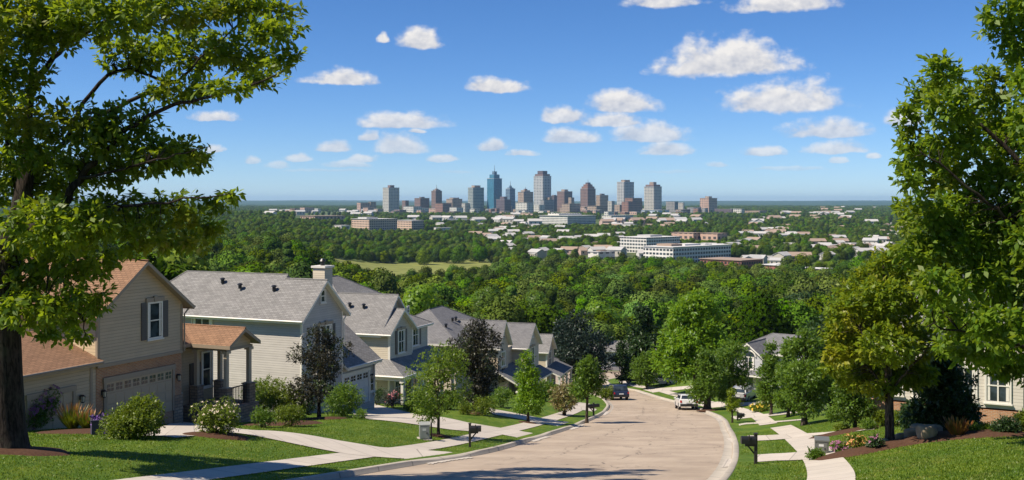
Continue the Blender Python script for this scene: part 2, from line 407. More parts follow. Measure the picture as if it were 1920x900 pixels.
drive('driveway', [(1500,770),(1475,773),(1400,779),(1345,781),(1318,782)], [(1500,774),(1475,777),(1405,784),(1352,787),(1336,788)])
drive('driveway', [(1470,752),(1400,755),(1345,757),(1316,758),(1302,759)], [(1470,756),(1400,761),(1345,764),(1318,766),(1306,767)])
drive('driveway', [(1330,722),(1290,724),(1235,728),(1205,731),(1188,733)], [(1330,726),(1295,729),(1240,734),(1215,737),(1200,739)])
def offs(E, sgn, d, y0, y1, st=.6):
    y = np.arange(y0, y1, st); x = E(y); dx = (E(y+.3)-E(y-.3))/.6
    n = np.sqrt(1+dx*dx); return np.stack([x+sgn*d/n, y-sgn*d*dx/n], -1)
drive('sidewalk', offs(EL,-1,2.0,16,112), offs(EL,-1,3.3,16,112), off=.028, n=170, xy=True)
drive('sidewalk', offs(ER,1,2.6,16,70), offs(ER,1,3.9,16,70), off=.028, n=100, xy=True)
drive('sidewalk', offs(ER,1,2.2,74,112), offs(ER,1,3.4,74,112), off=.028, n=60, xy=True)
drive('sidewalk', offs(ER,1,1.8,112,168), offs(ER,1,3.0,112,168), off=.028, n=80, xy=True)
drive('footpath', [(1369,797.5),(1398,793.5),(1440,791),(1509,786)], [(1372,800),(1400,796),(1440,793.5),(1509,788)])
# kerbs with a gutter pan, lowered at each driveway
def kerb(E, sgn, y0, y1):
    y = np.arange(y0, y1, .5); x = E(y); dx = (E(y+.3)-E(y-.3))/.6; nn = np.sqrt(1+dx*dx)
    N = np.stack([sgn/nn, -sgn*dx/nn], -1); base = np.stack([x, y], -1)
    probe = base+N*.9; cut = np.zeros(len(y))
    for p in PAVED[:9]: cut = np.maximum(cut, inside(p, probe[:, 0], probe[:, 1]).astype(float))
    k = np.ones(5)/5; cut = np.convolve(np.pad(cut, 2, mode='edge'), k, 'valid')
    prof = [(-.48, -ROAD_LOW+.012, 0), (-.05, -ROAD_LOW-.004, 0), (-.01, .035, 1), (.04, .05, 1), (.22, .05, 1), (.25, .02, 1), (.25, -.3, 0)]
    V = []
    for (d, z, c) in prof:
        q = base+N*d; zz = -drop(y)+z-(c*cut*(.09 if d < .1 else .03)); V.append(np.concatenate([q, zz[:, None]], -1))
    V = np.stack(V, 1); m = len(prof); n = len(y)
    i = (np.arange(n-1)[:, None]*m+np.arange(m-1)[None]).ravel()
    f = np.stack([i, i+1, i+m+1, i+m], -1)
    s = np.concatenate([[0], np.cumsum(np.linalg.norm(np.diff(base, axis=0), axis=1))])
    UV = np.stack([np.repeat(s[:, None], m, 1), np.repeat(np.arange(m)[None]*.1, n, 0)], -1).reshape(-1, 2)
    V = V.reshape(-1, 3)
    if sgn < 0: f = f[:, ::-1]
    tag(raw_mesh('kerb', V, f, 4, M['kerb'], uv=UV[f.ravel()]), kind='structure')
    a = base+N*.24; b = base+N*1.7
    ruled('verge', a, b, .014, M['land'], 6)
kerb(EL, -1, 15, 182.5); kerb(ER, 1, 15, 182)
for yk, s in ((204.0, 1),):
    x = np.arange(-86, 86, 2.0); z = -drop(0*x+yk)
    mb = MB()
    for i in range(len(x)-1): mb.box(x[i], x[i+1]-.004, yk, yk+.2, z[i]-.3, z[i]+.02)
    tag(mb.build('kerb', M['kerb']), kind='structure')
def bed(name, cx, cy, rx, ry, rot=0, hump=.12, mat='mulch', n=28, rings=6, sd=0):
    V = [(cx, cy, float(H(cx, cy))+hump+.03)]; r = random.Random(sd+int(cx*10)); ph = [r.uniform(0, 6.28) for _ in range(3)]
    for k in range(1, rings+1):
        for i in range(n):
            a = 2*math.pi*i/n; q = k/rings*(1+.10*math.sin(2*a+ph[0])+.07*math.sin(3*a+ph[1])+.04*math.sin(7*a+ph[2]))
            u, v = rx*q*math.cos(a), ry*q*math.sin(a); x = cx+u*math.cos(rot)-v*math.sin(rot); y = cy+u*math.sin(rot)+v*math.cos(rot)
            V.append((x, y, float(H(x, y))+hump*(1-(k/rings)**2)+(.03 if k < rings else -.03)))
    fs = [(0, 1+i, 1+(i+1) % n) for i in range(n)]
    for k in range(rings-1):
        for i in range(n): fs.append((1+k*n+i, 1+(k+1)*n+i, 1+(k+1)*n+(i+1) % n, 1+k*n+(i+1) % n))
    mb = MB(); mb.add(V, fs); BEDS.append((cx, cy, rx, ry, rot))
    return tag(mb.build(name, M[mat], smooth=True), kind='structure')
BEDS = []
# ------------------------------------------------------------------ foliage
def unit(v): return v/np.maximum(np.linalg.norm(v, axis=-1, keepdims=True), 1e-9)
def leaf_quads(Pt, N, T, L, Wd, fold=.12):
    N = unit(N - T*np.sum(N*T, -1, keepdims=True)); B = np.cross(N, T)
    L = np.broadcast_to(np.asarray(L, float).reshape(-1, 1), (len(Pt), 1)); W = np.broadcast_to(np.asarray(Wd, float).reshape(-1, 1), (len(Pt), 1))
    a = Pt; b = Pt+T*L*.5+B*W*.5+N*W*fold; c = Pt+T*L; d = Pt+T*L*.5-B*W*.5+N*W*fold
    V = np.stack([a, b, c, d], 1).reshape(-1, 3)
    return V, np.arange(len(V)).reshape(-1, 4)
def lobe_points(lobes, n, g, inner=.35, upbias=0.0):
    """lobes: array (k,6): centre, radii. returns points, outward dirs"""
    lobes = np.array(lobes, float)
    a = (lobes[:, 3]*lobes[:, 4]+lobes[:, 3]*lobes[:, 5]+lobes[:, 4]*lobes[:, 5]); pick = g.choice(len(lobes), n, p=a/a.sum())
    d = unit(g.normal(size=(n, 3))+np.array([0, 0, upbias])); r = (inner**3+(1-inner**3)*g.random(n))**(1/3)
    L = lobes[pick]
    return L[:, :3]+d*L[:, 3:]*r[:, None], unit(d/np.maximum(L[:, 3:], 1e-3)), pick
def clusters(lobes, nclus, per, size, g, spread=1.0, droop=.35, centre=None, inner=.35, width=.45, sizevar=.3):
    Pc, O, _ = lobe_points(lobes, nclus, g, inner)
    if centre is None: centre = np.array(lobes)[:, :3].mean(0)
    out = unit(Pc-np.array(centre))*.6+O*.6
    ax = unit(out+g.normal(size=Pc.shape)*.45+np.array([0, 0, .15]))
    Pt = np.repeat(Pc, per, 0); A = np.repeat(ax, per, 0); n = len(Pt)
    rv = unit(g.normal(size=(n, 3)))
    T = unit(A*.55+rv*.95+np.array([0, 0, -droop]))
    Pt = Pt + A*(g.random((n, 1))-.5)*size*1.6*spread + rv*size*.15
    N = unit(np.array([0, 0, .8])+A*.35+g.normal(size=(n, 3))*.45)
    L = size*(1-sizevar+2*sizevar*g.random(n))
    return leaf_quads(Pt, N, T, L, L*width), Pc
def shell(lobes, n, size, g, inner=.72, jit=.5, width=.8):
    """cards lying over the outside of every lobe: reads as leaf masses from far away"""
    lob = np.array(lobes, float)
    Pt, O, _ = lobe_points(lob, n, g, inner)
    N = unit(O+g.normal(size=Pt.shape)*jit+np.array([0, 0, .1]))
    T = unit(np.cross(N, g.normal(size=Pt.shape)))
    L = size*(.65+.7*g.random(n))
    V, f = leaf_quads(Pt-T*L[:, None]*.5, N, T, L, L*width, .12)
    c = lob[:, :3].mean(0); ctr = V.reshape(-1, 4, 3).mean(1)
    nn = unit(O*.9+unit(ctr-c)*.45+N*.2)
    return V, f[:, ::-1], np.repeat(nn, 4, 0)
def soft_normals(o, nn):
    me = o.data; me.polygons.foreach_set('use_smooth', np.ones(len(me.polygons), dtype=bool))
    me.normals_split_custom_set_from_vertices([tuple(v) for v in nn.tolist()])
def envelope_lobes(h0, h1, w, shape, n, g, lob=.42):
    out = []
    for k in range(n):
        t = (k+.5)/n if n > 3 else .5
        t = min(max(t+g.normal()*.06, .02), .99)
        if shape == 'cone': e = (1-t)**.85*.98+.04; e *= min(1, (t+.10)*5)
        elif shape == 'oval': e = math.sqrt(max(1-(2*t-.9)**2/1.25, .05))
        elif shape == 'round': e = math.sqrt(max(1-(2*t-1)**2, .08))
        else: e = math.sqrt(max(1-(1.35*t-.35)**2/1.05, .06))*(1-.25*t)+.05
        a = g.random()*6.283+k*2.4; rr = e*w*.5*(1-lob)*(.55+.6*g.random())
        r = w*.5*lob*(.55+.55*e)*(.8+.45*g.random())
        out.append((math.cos(a)*rr, math.sin(a)*rr, h0+t*(h1-h0), r, r, r*.8))
    return out
def bark(name, col):
    m, nt, p = newmat(name); tc = nt.add('ShaderNodeTexCoord').outputs['Object']
    mp = nt.add('ShaderNodeMapping', ins={'Vector': tc, 'Scale': (1, 1, .16)}).outputs[0]
    n = nt.noise(mp, 16, 5, .7, .6); k = nt.ramp(n, .38, .62); l = nt.noise(tc, 1.6, 3)
    c = nt.mix(k, c4([x*.35 for x in col]), c4([x*1.7 for x in col]))
    nt.l.new(nt.mix(nt.math('MULTIPLY', nt.ramp(l, .5, .7), .4), c, (.085,.09,.06)), p.inputs['Base Color'])
    nt.l.new(nt.add('ShaderNodeBump', ins={'Height': n, 'Distance': .06, 'Strength': 1.0}).outputs[0], p.inputs['Normal'])
    p.inputs['Roughness'].default_value = .95; p.inputs['Specular IOR Level'].default_value = .15
    return m
M['bark'] = bark('grey_brown_bark', (.072,.055,.042)); M['bark_dark'] = bark('dark_bark', (.035,.027,.022))
LF = {
 'maple': leafmat('maple_leaves', (.070,.140,.009), (.165,.245,.014), .52, (.42,.52,.014), yellow=((.19,.19,.014), .55)),
 'right': leafmat('broad_green_leaves', (.084,.175,.013), (.180,.275,.018), .50, (.40,.52,.016), yellow=((.165,.205,.016), .6)),
 'gold': leafmat('yellow_green_leaves', (.100,.180,.012), (.215,.285,.016), .48, (.42,.48,.012), yellow=((.30,.30,.016), .8)),
 'lime': leafmat('young_green_leaves', (.085,.155,.016), (.175,.250,.024), .42, (.32,.44,.02)),
 'green': leafmat('green_leaves', (.062,.130,.014), (.130,.212,.022), .40, (.28,.42,.014)),
 'bright': leafmat('bright_green_leaves', (.095,.205,.012), (.190,.310,.017), .44, (.38,.55,.012)),
 'deep': leafmat('deep_green_leaves', (.018,.046,.011), (.042,.082,.018), .22, (.07,.13,.014)),
 'bluegreen': leafmat('dark_blue_green_leaves', (.012,.026,.017), (.030,.050,.030), .15, (.04,.07,.03)),
 'purple': leafmat('purple_leaves', (.019,.017,.011), (.044,.042,.020), .22, (.07,.06,.02), yellow=((.052,.085,.018), 1.1)),
 'forest': leafmat('woodland_leaves', (.036,.082,.007), (.082,.150,.010), .08, (.16,.26,.010), objvar=True, rough=.8),
 'pinkish': leafmat('pink_flushed_leaves', (.13,.17,.03), (.30,.21,.10), .3, (.3,.22,.06)),
 'shrub': leafmat('yellow_green_shrub_leaves', (.085,.135,.010), (.175,.230,.016), .34, (.28,.34,.01)),
 'orange': leafmat('orange_tipped_blades', (.16,.15,.02), (.42,.15,.05), .3, (.4,.2,.05)),
}
FL = {'white': plain('cream_petals', (.62,.52,.38), .7), 'pink': plain('pink_petals', (.62,.20,.22), .7), 'violet': plain('violet_petals', (.24,.10,.42), .7),
      'magenta': plain('magenta_petals', (.30,.10,.20), .7), 'yellow': plain('yellow_petals', (.75,.48,.04), .7), 'orange': plain('orange_petals', (.52,.25,.08), .7)}

def trunk_mesh(paths, parent, mat, n=9, name='trunk'):
    mb = MB()
    for pts, rad in paths: mb.tube(pts, rad, n)
    return mb.build(name, mat, parent, smooth=True)
def wobble(a, b, r0, r1, g, k=5, amp=.04):
    a, b = Vector(a), Vector(b); L = (b-a).length
    pts = [a.lerp(b, i/k)+Vector(g.normal(size=3))*L*amp*(0 if i in (0,) else 1) for i in range(k+1)]
    return pts, [r0+(r1-r0)*i/k for i in range(k+1)]
def tree(name, label, base, height, width, clear, shape, leaf, n, size, seed, group=None, nl=14, lob=.42, trunk_r=None, cat='tree', barkm='bark', per=7, mode='leaf', inner=.3, droop=.35):
    g = np.random.default_rng(seed); width *= 1.2
    root = empty(name, base, g.random()*6.28, label, cat, group)
    lobes = envelope_lobes(clear*1.0, height-width*.5*lob*.4, width, shape, nl, g, lob)
    tr = trunk_r or height*.018
    top = height*.86
    paths = [([(0,0,-.3), (0,0,.05), (0,0,.4), (g.normal()*.05, g.normal()*.05, clear), (g.normal()*.15, g.normal()*.15, (clear+top)/2), (0,0,top)], [tr*1.9, tr*1.5, tr*1.12, tr, tr*.62, tr*.12])]
    for l in lobes:
        z0 = max(clear*.85, l[2]-width*.22)
        paths.append(wobble((0, 0, z0), (l[0]*.9, l[1]*.9, l[2]), tr*.42*(1-.6*z0/height), tr*.08, g, 4, .05))
    trunk_mesh(paths, root, M[barkm], 7)
    if mode == 'leaf':
        (V, f), _ = clusters(lobes, n//per, per, size, g, inner=inner, droop=droop, centre=(0, 0, (height+clear)/2-.2*height))
    else:
        V, f, nn = shell(lobes, n, size, g, .8, .3)
    cr = raw_mesh('crown', V, f, 4, LF[leaf], root)
    if mode != 'leaf': soft_normals(cr, nn)
    return root
def shrub(label, px, py, wpx, hpx, leaf, n, seed, size=.10, flowers=None, cat='shrub', name='shrub', group=None, nl=9, per=6, depth=1.0, droop=.15, nfl=90, base=None, dy=0):
    """px,py: foot of the shrub on the ground; size in photograph pixels at that distance"""
    g = np.random.default_rng(seed); b = base or G(px, py); s = b.y/F; w, h = wpx*s, hpx*s
    root = empty(name, b, 0, label, cat, group)
    lobes = []
    for k in range(nl):
        a = 6.283*k/nl+g.random(); rr = w*.5*(.2+.45*g.random()); r = w*(.18+.10*g.random())
        lobes.append((math.cos(a)*rr, math.sin(a)*rr*depth, h*(.30+.42*g.random()), r, r*depth, min(r, h*.34)))
    lobes.append((0, 0, h*.42, w*.40, w*.40*depth, h*.42)); lobes.append((0, 0, h*.66, w*.24, w*.24*depth, h*.34))
    (V, f), _ = clusters(lobes, n//per, per, size, g, inner=.45, droop=droop, centre=(0, 0, h*.15), width=.42)
    V[:, 2] = np.maximum(V[:, 2], -.02)
    raw_mesh('foliage', V, f, 4, LF[leaf], root)
    mb = MB()
    for k in range(9):
        l = lobes[k % len(lobes)]; q = wobble((g.normal()*.05, g.normal()*.05, -.08), (l[0]*.8, l[1]*.8, l[2]), .022, .006, g, 3, .05); mb.tube(q[0], q[1], 5)
    mb.build('stem', M['bark'], root)
    if flowers:
        Pc, O, _ = lobe_points(lobes, nfl, g, .97, .9)
        O = unit(O+np.array([0, -.35, .55])); q = []
        Pq = []; T = unit(np.cross(O, g.normal(size=O.shape))); fs = flowers[1]
        Vs = []
        for k in range(3):
            a = 2.094*k; B = np.cross(O, T); D = unit(T*math.cos(a)+B*math.sin(a)+O*.35)
            vv, _f = leaf_quads(Pc+O*.03, O, D, fs*(.7+.6*g.random(nfl)), fs*.75, .1); Vs.append(vv)
        V = np.concatenate(Vs); raw_mesh('blossom', V, np.arange(len(V)).reshape(-1, 4), 4, FL[flowers[0]], root)
    return root

# ------------------------------------------------------------------ the two big foreground trees and their neighbour
def big_tree(name, label, base, limbs, lobes_px, Y, nclus, per, size, leaf, seed, trunk, dspread=1.6, barkm='bark_dark', twig=.35, dscale=.6, droop=.4):
    g = np.random.default_rng(seed); b = Vector(base); root = empty(name, b, 0, label, 'tree')
    lobes = []
    for (px, py, rx, ry) in lobes_px:
        dY = g.normal()*dspread; c = P(px, py, Y+dY)-b; s = (Y+dY)/F
        lobes.append((c.x, c.y, c.z, rx*s, max(rx, ry)*s*dscale, ry*s))
    limbs3 = []
    for pts, r0, r1 in limbs:
        q = [P(px, py, Y+dy)-b for px, py, dy in pts]; k = len(q)
        # smooth the limb with a Catmull-Rom pass
        fine = []
        for i in range(k-1):
            p0, p1, p2, p3 = q[max(i-1, 0)], q[i], q[i+1], q[min(i+2, k-1)]
            for j in range(4):
                t = j/4; fine.append(.5*((2*p1)+(p2-p0)*t+(2*p0-5*p1+4*p2-p3)*t*t+(3*p1-p0-3*p2+p3)*t**3))
        fine.append(q[-1]); m = len(fine); r0 *= .8; r1 *= .8
        limbs3.append(([f+Vector(g.normal(size=3))*.03 for f in fine], [r0+(r1-r0)*(i/(m-1))**.8 for i in range(m)]))
    paths = [trunk]+limbs3
    node = np.array([list(p) for pts, _ in limbs3 for p in pts]); nrad = np.array([r for _, rr in limbs3 for r in rr])
    (V, f), Pc = clusters(lobes, nclus, per, size, g, inner=.15, droop=droop, centre=node.mean(0), width=.5)
    sub = Pc[g.choice(len(Pc), int(len(Pc)*twig), replace=False)]
    for p in sub:
        d = np.linalg.norm(node-p, axis=1); i = int(np.argmin(d+.8*(node[:, 2] > p[2]+.3)))
        if d[i] > 1.15 or d[i] < .15: continue
        a = Vector(node[i]); e = Vector(p); mid = a.lerp(e, .5)+Vector((0, 0, .12*d[i]))+Vector(g.normal(size=3))*.06*d[i]
        r = min(.028, float(nrad[i])*.5, .010+.006*d[i]); paths.append(([a, mid, e], [r, r*.7, r*.3]))
    trunk_mesh(paths, root, M[barkm], 7)
    raw_mesh('crown', V, f, 4, LF[leaf], root)
    return root
Y0 = 30.0
b0 = G(12, 846); Y0 = b0.y
tb = [P(12, 860, Y0)-b0, P(14, 838, Y0)-b0, P(14, 800, Y0)-b0, P(10, 700, Y0)-b0, P(8, 600, Y0)-b0, P(16, 480, Y0)-b0, P(40, 390, Y0)-b0, P(52, 300, Y0)-b0]
big_tree('maple_tree', 'big dark trunked maple over the lawn at the corner, long limbs reaching into the sky', b0, [
  ([(40,392,0),(46,280,.3),(60,165,.2),(85,128,0),(123,85,-.2),(213,35,-.4),(275,-5,-.5)], .22, .045),
  ([(60,165,0),(66,80,.4),(110,-10,.8)], .12, .04),
  ([(30,430,0),(90,418,-.4),(125,370,-.7),(155,325,-.9),(200,280,-1),(235,245,-1),(299,208,-1),(360,190,-1.1),(427,173,-1),(512,144,-1),(562,100,-1.2)], .20, .02),
  ([(120,270,.6),(171,171,.8),(240,128,1),(320,155,1.2),(374,112,1.2),(459,37,1.4),(540,15,1.5)], .10, .018),
  ([(46,330,.4),(120,270,.6),(190,215,.7),(290,170,.8),(320,155,1)], .13, .06),
  ([(100,414,-.5),(203,390,-1.5),(300,380,-2),(360,372,-2.4),(440,365,-2.6)], .09, .012),
  ([(150,335,-.9),(250,310,-1.6),(330,290,-2),(392,276,-2.2)], .07, .012),
  ([(20,520,0),(90,480,.8),(180,470,1.4),(280,490,1.8)], .11, .02),
  ([(10,590,0),(70,560,-.6),(140,580,-1.2),(165,625,-1.5)], .09, .015),
  ([(10,480,0),(-60,400,.5),(-120,300,1),(-150,200,1)], .15, .04),
  ([(40,380,0),(10,250,1),(-10,120,1.5),(-20,20,2)], .16, .05)],
  [(50,30,115,55),(190,25,95,50),(320,20,90,40),(440,12,70,30),(522,22,45,22),(545,55,22,14),
   (25,140,75,70),(95,60,60,40),(250,100,75,42),(360,95,72,45),(450,95,60,34),(500,60,45,24),(535,112,34,18),(478,135,50,18),
   (330,170,62,24),(420,165,50,14),(500,152,32,12),
   (30,250,80,70),(150,235,66,45),(240,230,62,42),(195,262,50,34),(60,330,95,60),(185,310,76,40),(285,292,64,34),(345,283,50,22),(372,300,24,22),
   (110,420,115,58),(225,395,74,40),(325,395,58,34),(398,375,38,18),(432,365,18,9),(395,425,30,26),
   (50,500,80,55),(150,485,80,40),(262,445,50,30),(330,440,40,30),(365,462,22,18),
   (50,580,70,32),(120,590,55,32),(150,560,55,30),(148,628,22,16),(90,625,35,18),
   (-60,60,90,90),(-90,200,90,90),(-80,350,90,90),(-70,480,80,70)],
  Y0, 4300, 9, .24, 'maple', 5, (tb, [.95, .66, .54, .50, .47, .40, .30, .22]))
YR = 33.0; bR = on(19.0, YR)
tr = [Vector((0,0,-.4)), Vector((0,0,.3)), Vector((.1,0,2.5)), Vector((0,.2,5)), Vector((-.1,.1,9)), Vector((.2,0,13)), Vector((0,0,16))]
big_tree('broadleaf_tree', 'tall bright green tree at the right margin, hanging over the sloping lawn', bR, [
  ([(2080,640,0),(1990,520,-.3),(1920,440,-.6),(1850,380,-.9),(1780,320,-1),(1720,280,-1)], .16, .02),
  ([(2085,520,0),(1990,380,0),(1900,290,.2),(1840,230,.3),(1780,160,.4),(1755,125,.4)], .16, .02),
  ([(2085,380,0),(2000,220,.6),(1930,120,.8),(1890,50,1),(1860,0,1)], .15, .02),
  ([(2080,700,0),(1990,600,.8),(1900,520,1.2),(1800,470,1.5),(1700,420,1.8)], .14, .02),
  ([(2080,740,0),(1980,680,-1),(1890,640,-1.5),(1800,620,-2),(1740,610,-2.2)], .13, .02),
  ([(2085,300,0),(2050,150,.4),(2010,0,.5)], .15, .06)],
  [(1885,15,55,30),(1905,70,45,50),(1865,55,26,18),(1935,120,50,60),(1765,135,40,26),(1735,175,42,30),(1785,195,55,40),(1705,215,26,22),
   (1850,165,40,40),(1870,225,75,60),(1910,280,60,70),(1790,255,60,40),(1715,262,38,26),(1735,300,45,30),(1690,298,22,14),(1820,320,70,50),(1890,370,65,60),
   (1745,345,42,26),(1705,335,30,16),(1740,395,50,34),(1695,388,20,14),(1800,400,60,40),(1700,425,24,12),(1865,450,70,55),(1775,450,60,40),(1725,470,45,30),(1820,520,70,45),(1900,540,60,60),
   (1765,535,50,36),(1810,585,62,42),(1765,590,36,30),(1870,610,60,42),(1920,640,50,40),(1785,640,40,26),(1830,655,55,28),(1880,680,45,24),(1915,690,40,26),(1960,400,70,120),(1970,200,70,120),(1985,40,70,80),(2060,-40,80,70),(2080,120,90,110),(2110,330,100,110),(2050,560,90,90),(2160,520,90,100),(2180,250,80,100),(1950,-30,70,50)],
  YR, 5600, 9, .24, 'right', 8, (tr, [.55, .38, .30, .27, .22, .14, .05]), dspread=1.3, twig=.25)
bG = G(1668, 836); YG = bG.y
tg = [P(1668, 850, YG)-bG, P(1668, 834, YG)-bG, P(1668, 815, YG)-bG, P(1667, 755, YG)-bG, P(1666, 700, YG)-bG, P(1662, 620, YG)-bG, P(1660, 540, YG)-bG, P(1655, 490, YG)-bG]
big_tree('yellowing_tree', 'yellow green tree with a forked brown trunk in the mulch bed', bG, [
  ([(1667,750,0),(1650,715,.2),(1615,680,.4),(1580,650,.5)], .09, .015),
  ([(1667,752,0),(1690,710,-.3),(1725,670,-.5),(1745,640,-.6)], .09, .015),
  ([(1666,700,0),(1630,640,-.8),(1590,590,-1),(1565,560,-1)], .07, .012),
  ([(1664,660,0),(1690,590,.8),(1710,540,1)], .07, .012), ([(1662,620,0),(1640,560,.5),(1620,520,.6)], .06, .012)],
  [(1655,492,26,22),(1690,485,30,22),(1630,520,34,24),(1690,520,46,30),(1600,548,34,26),(1655,555,50,34),(1720,555,36,34),(1585,585,36,30),(1630,595,52,36),(1690,600,56,40),
   (1568,620,26,22),(1600,640,44,34),(1660,650,58,40),(1720,640,40,40),(1575,665,28,22),(1625,690,56,30),(1690,695,60,30),(1600,712,36,20),(1650,725,40,16),(1720,705,36,24),(1562,690,16,10)],
  YG, 2600, 8, .20, 'gold', 12, (tg, [.26, .22, .17, .155, .14, .10, .06, .025]), dspread=.9, barkm='bark', twig=.15)
# ------------------------------------------------------------------ houses
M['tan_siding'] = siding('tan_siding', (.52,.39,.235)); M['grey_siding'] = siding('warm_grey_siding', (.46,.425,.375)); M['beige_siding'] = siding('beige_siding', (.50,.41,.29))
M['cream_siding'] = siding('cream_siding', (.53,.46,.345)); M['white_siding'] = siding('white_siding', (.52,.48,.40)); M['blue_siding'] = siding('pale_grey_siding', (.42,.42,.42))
M['brick'] = bricks('warm_brick', (.50,.25,.125), (.36,.165,.085), (.46,.36,.26))
M['stone'] = bricks('stacked_stone', (.42,.31,.22), (.30,.205,.14), (.16,.135,.11), .38, .16, .02, .03)
M['brown_roof'] = bricks('brown_shingles', (.30,.17,.098), (.23,.13,.075), (.13,.075,.045), .34, .15, .012, .02)
M['grey_roof'] = bricks('grey_shingles', (.275,.265,.25), (.205,.198,.188), (.13,.12,.11), .34, .15, .012, .02)
M['dark_roof'] = bricks('charcoal_shingles', (.215,.21,.21), (.165,.162,.165), (.10,.10,.10), .34, .15, .012, .02)
M['trim'] = plain('white_trim', (.74,.70,.62), .5, var=.06); M['taupe'] = plain('taupe_trim', (.32,.255,.185), .55, var=.08)
M['tan_trim'] = plain('tan_column_paint', (.52,.43,.31), .55, var=.08); M['door_paint'] = plain('garage_door_paint', (.44,.345,.235), .5, var=.06); M['white_door'] = plain('white_garage_door', (.66,.65,.62), .5, var=.05)
M['dark_wood'] = plain('dark_stained_wood', (.05,.035,.028), .5); M['shutter'] = plain('dark_shutter_paint', (.075,.066,.062), .5)
M['black_metal'] = plain('black_metal', (.016,.016,.018), .4, var=.2); M['glass'] = glassmat('window_glass'); M['lamp_glass'] = plain('frosted_lamp_glass', (.6,.55,.42), .3)
X1, Y1 = Vector((1,0,0)), Vector((0,1,0))
FR = (Vector((1,0,0)), Vector((0,-1,0)))      # right, outward normal of a street front
LS = (Vector((0,-1,0)), Vector((-1,0,0)))     # near side wall (faces -x)
RS = (Vector((0,1,0)), Vector((1,0,0)))
class House:
    def __init__(s, name, label, origin, u, cat='house'):
        s.r = empty(name, origin, math.atan2(u[1], u[0]), label, cat); s.o = Vector(origin)
        s.roofs = []
    def part(s, name, mb, mat, parent=None, label=None, smooth=False):
        return tag(mb.build(name, mat, parent or s.r, smooth), label)
    def block(s, name, u0, u1, w0, w1, z0, z1, mat, gable=None, slope=0, label=None):
        mb = MB()
        if gable is None: mb.box(u0, u1, w0, w1, z0, z1-.08)
        elif gable == 'w':
            m = (u0+u1)/2; zr = z1+slope*(u1-u0)/2
            mb.prism([(u0,w0,z0),(u1,w0,z0),(u1,w0,z1-.08),(m,w0,zr-.08),(u0,w0,z1-.08)], (0, w1-w0, 0))
        else:
            m = (w0+w1)/2; zr = z1+slope*(w1-w0)/2
            mb.prism([(u0,w0,z0),(u0,w1,z0),(u0,w1,z1-.08),(u0,m,zr-.08),(u0,w0,z1-.08)], (u1-u0, 0, 0))
        return s.part(name, mb, mat, label=label)
    def solid(s, top, faces, th, mats, name='roof', label=None):
        """roof solid: top vertices, top faces (outer ring shared), thickness downwards, fascia on the rim"""
        n = len(top); v = [tuple(p) for p in top]+[(p[0], p[1], p[2]-th) for p in top]
        mb = MB(); mb.add(v, faces, 0); mb.add(v, [tuple(i+n for i in reversed(f)) for f in faces], 1)
        ed = {}
        for f in faces:
            for a, b in zip(f, f[1:]+f[:1]): ed[(a, b)] = 1
        mb.add(v, [(b, a, a+n, b+n) for (a, b) in ed if (b, a) not in ed], 1)
        return s.part(name, mb, mats, label=label)
    def gable(s, u0, u1, w0, w1, z, slope, axis, mats, oe=.42, orr=.32, th=.2, label=None, oback=None):
        ob = orr if oback is None else oback
        if axis == 'w':
            m = (u0+u1)/2; zr = z+slope*(u1-u0)/2; ze = z-slope*oe
            t = [(u0-oe,w0-orr,ze),(m,w0-orr,zr),(u1+oe,w0-orr,ze),(u0-oe,w1+ob,ze),(m,w1+ob,zr),(u1+oe,w1+ob,ze)]
            fs = [[0,1,4,3],[1,2,5,4]]
        else:
            m = (w0+w1)/2; zr = z+slope*(w1-w0)/2; ze = z-slope*oe
            t = [(u0-orr,w0-oe,ze),(u0-orr,m,zr),(u0-orr,w1+oe,ze),(u1+ob,w0-oe,ze),(u1+ob,m,zr),(u1+ob,w1+oe,ze)]
            fs = [[0,3,4,1],[1,4,5,2]]
        a = [Vector(t[i]) for i in fs[0][:3]]
        if (a[1]-a[0]).cross(a[2]-a[0]).z < 0: fs = [f[::-1] for f in fs]
        rf = s.solid(t, fs, th, mats, label=label)
        # ridge cap
        mb = MB(); mb.tube([Vector(t[1])+Vector((0,0,.0)), Vector(t[4])], .07, 5); s.part('ridge_cap', mb, mats[0], rf)
        return rf
    def hip(s, u0, u1, w0, w1, z, slope, mats, o=.42, th=.2, axis='u', left=True, right=True, label=None):
        a0, a1, b0, b1 = u0-o, u1+o, w0-o, w1+o; ze = z-slope*o
        if axis == 'u':
            h = (b1-b0)/2; m = (b0+b1)/2; l = a0+h if left else a0; r_ = a1-h if right else a1
            if l > r_: l = r_ = (l+r_)/2
            t = [(a0,b0,ze),(a1,b0,ze),(a1,b1,ze),(a0,b1,ze),(l,m,ze+slope*h),(r_,m,ze+slope*h)]
            fs = [[0,1,5,4],[1,2,5],[2,3,4,5],[3,0,4]]
        else:
            h = (a1-a0)/2; m = (a0+a1)/2; l = b0+h if left else b0; r_ = b1-h if right else b1
            t = [(a0,b0,ze),(a1,b0,ze),(a1,b1,ze),(a0,b1,ze),(m,l,ze+slope*h),(m,r_,ze+slope*h)]
            fs = [[0,1,4],[1,2,5,4],[2,3,5],[3,0,4,5]]
        rf = s.solid(t, fs, th, mats, label=label)
        mb = MB()
        for a, b in ((0,4),(1,4 if axis != 'u' else 5),(2,5),(3,5 if axis != 'u' else 4),(4,5)):
            if (axis == 'w' and ((a < 2 and not left) or (a in (2,3) and not right))) or (axis == 'u' and ((a in (0,3) and not left) or (a in (1,2) and not right))): continue
            if (Vector(t[a])-Vector(t[b])).length > .1: mb.tube([t[a], t[b]], .06, 5)
        s.part('ridge_cap', mb, mats[0], rf)
        return rf
    def slab(s, top, mats, th=.18, name='porch_roof'):
        return s.solid(top, [list(range(len(top)))], th, mats, name)
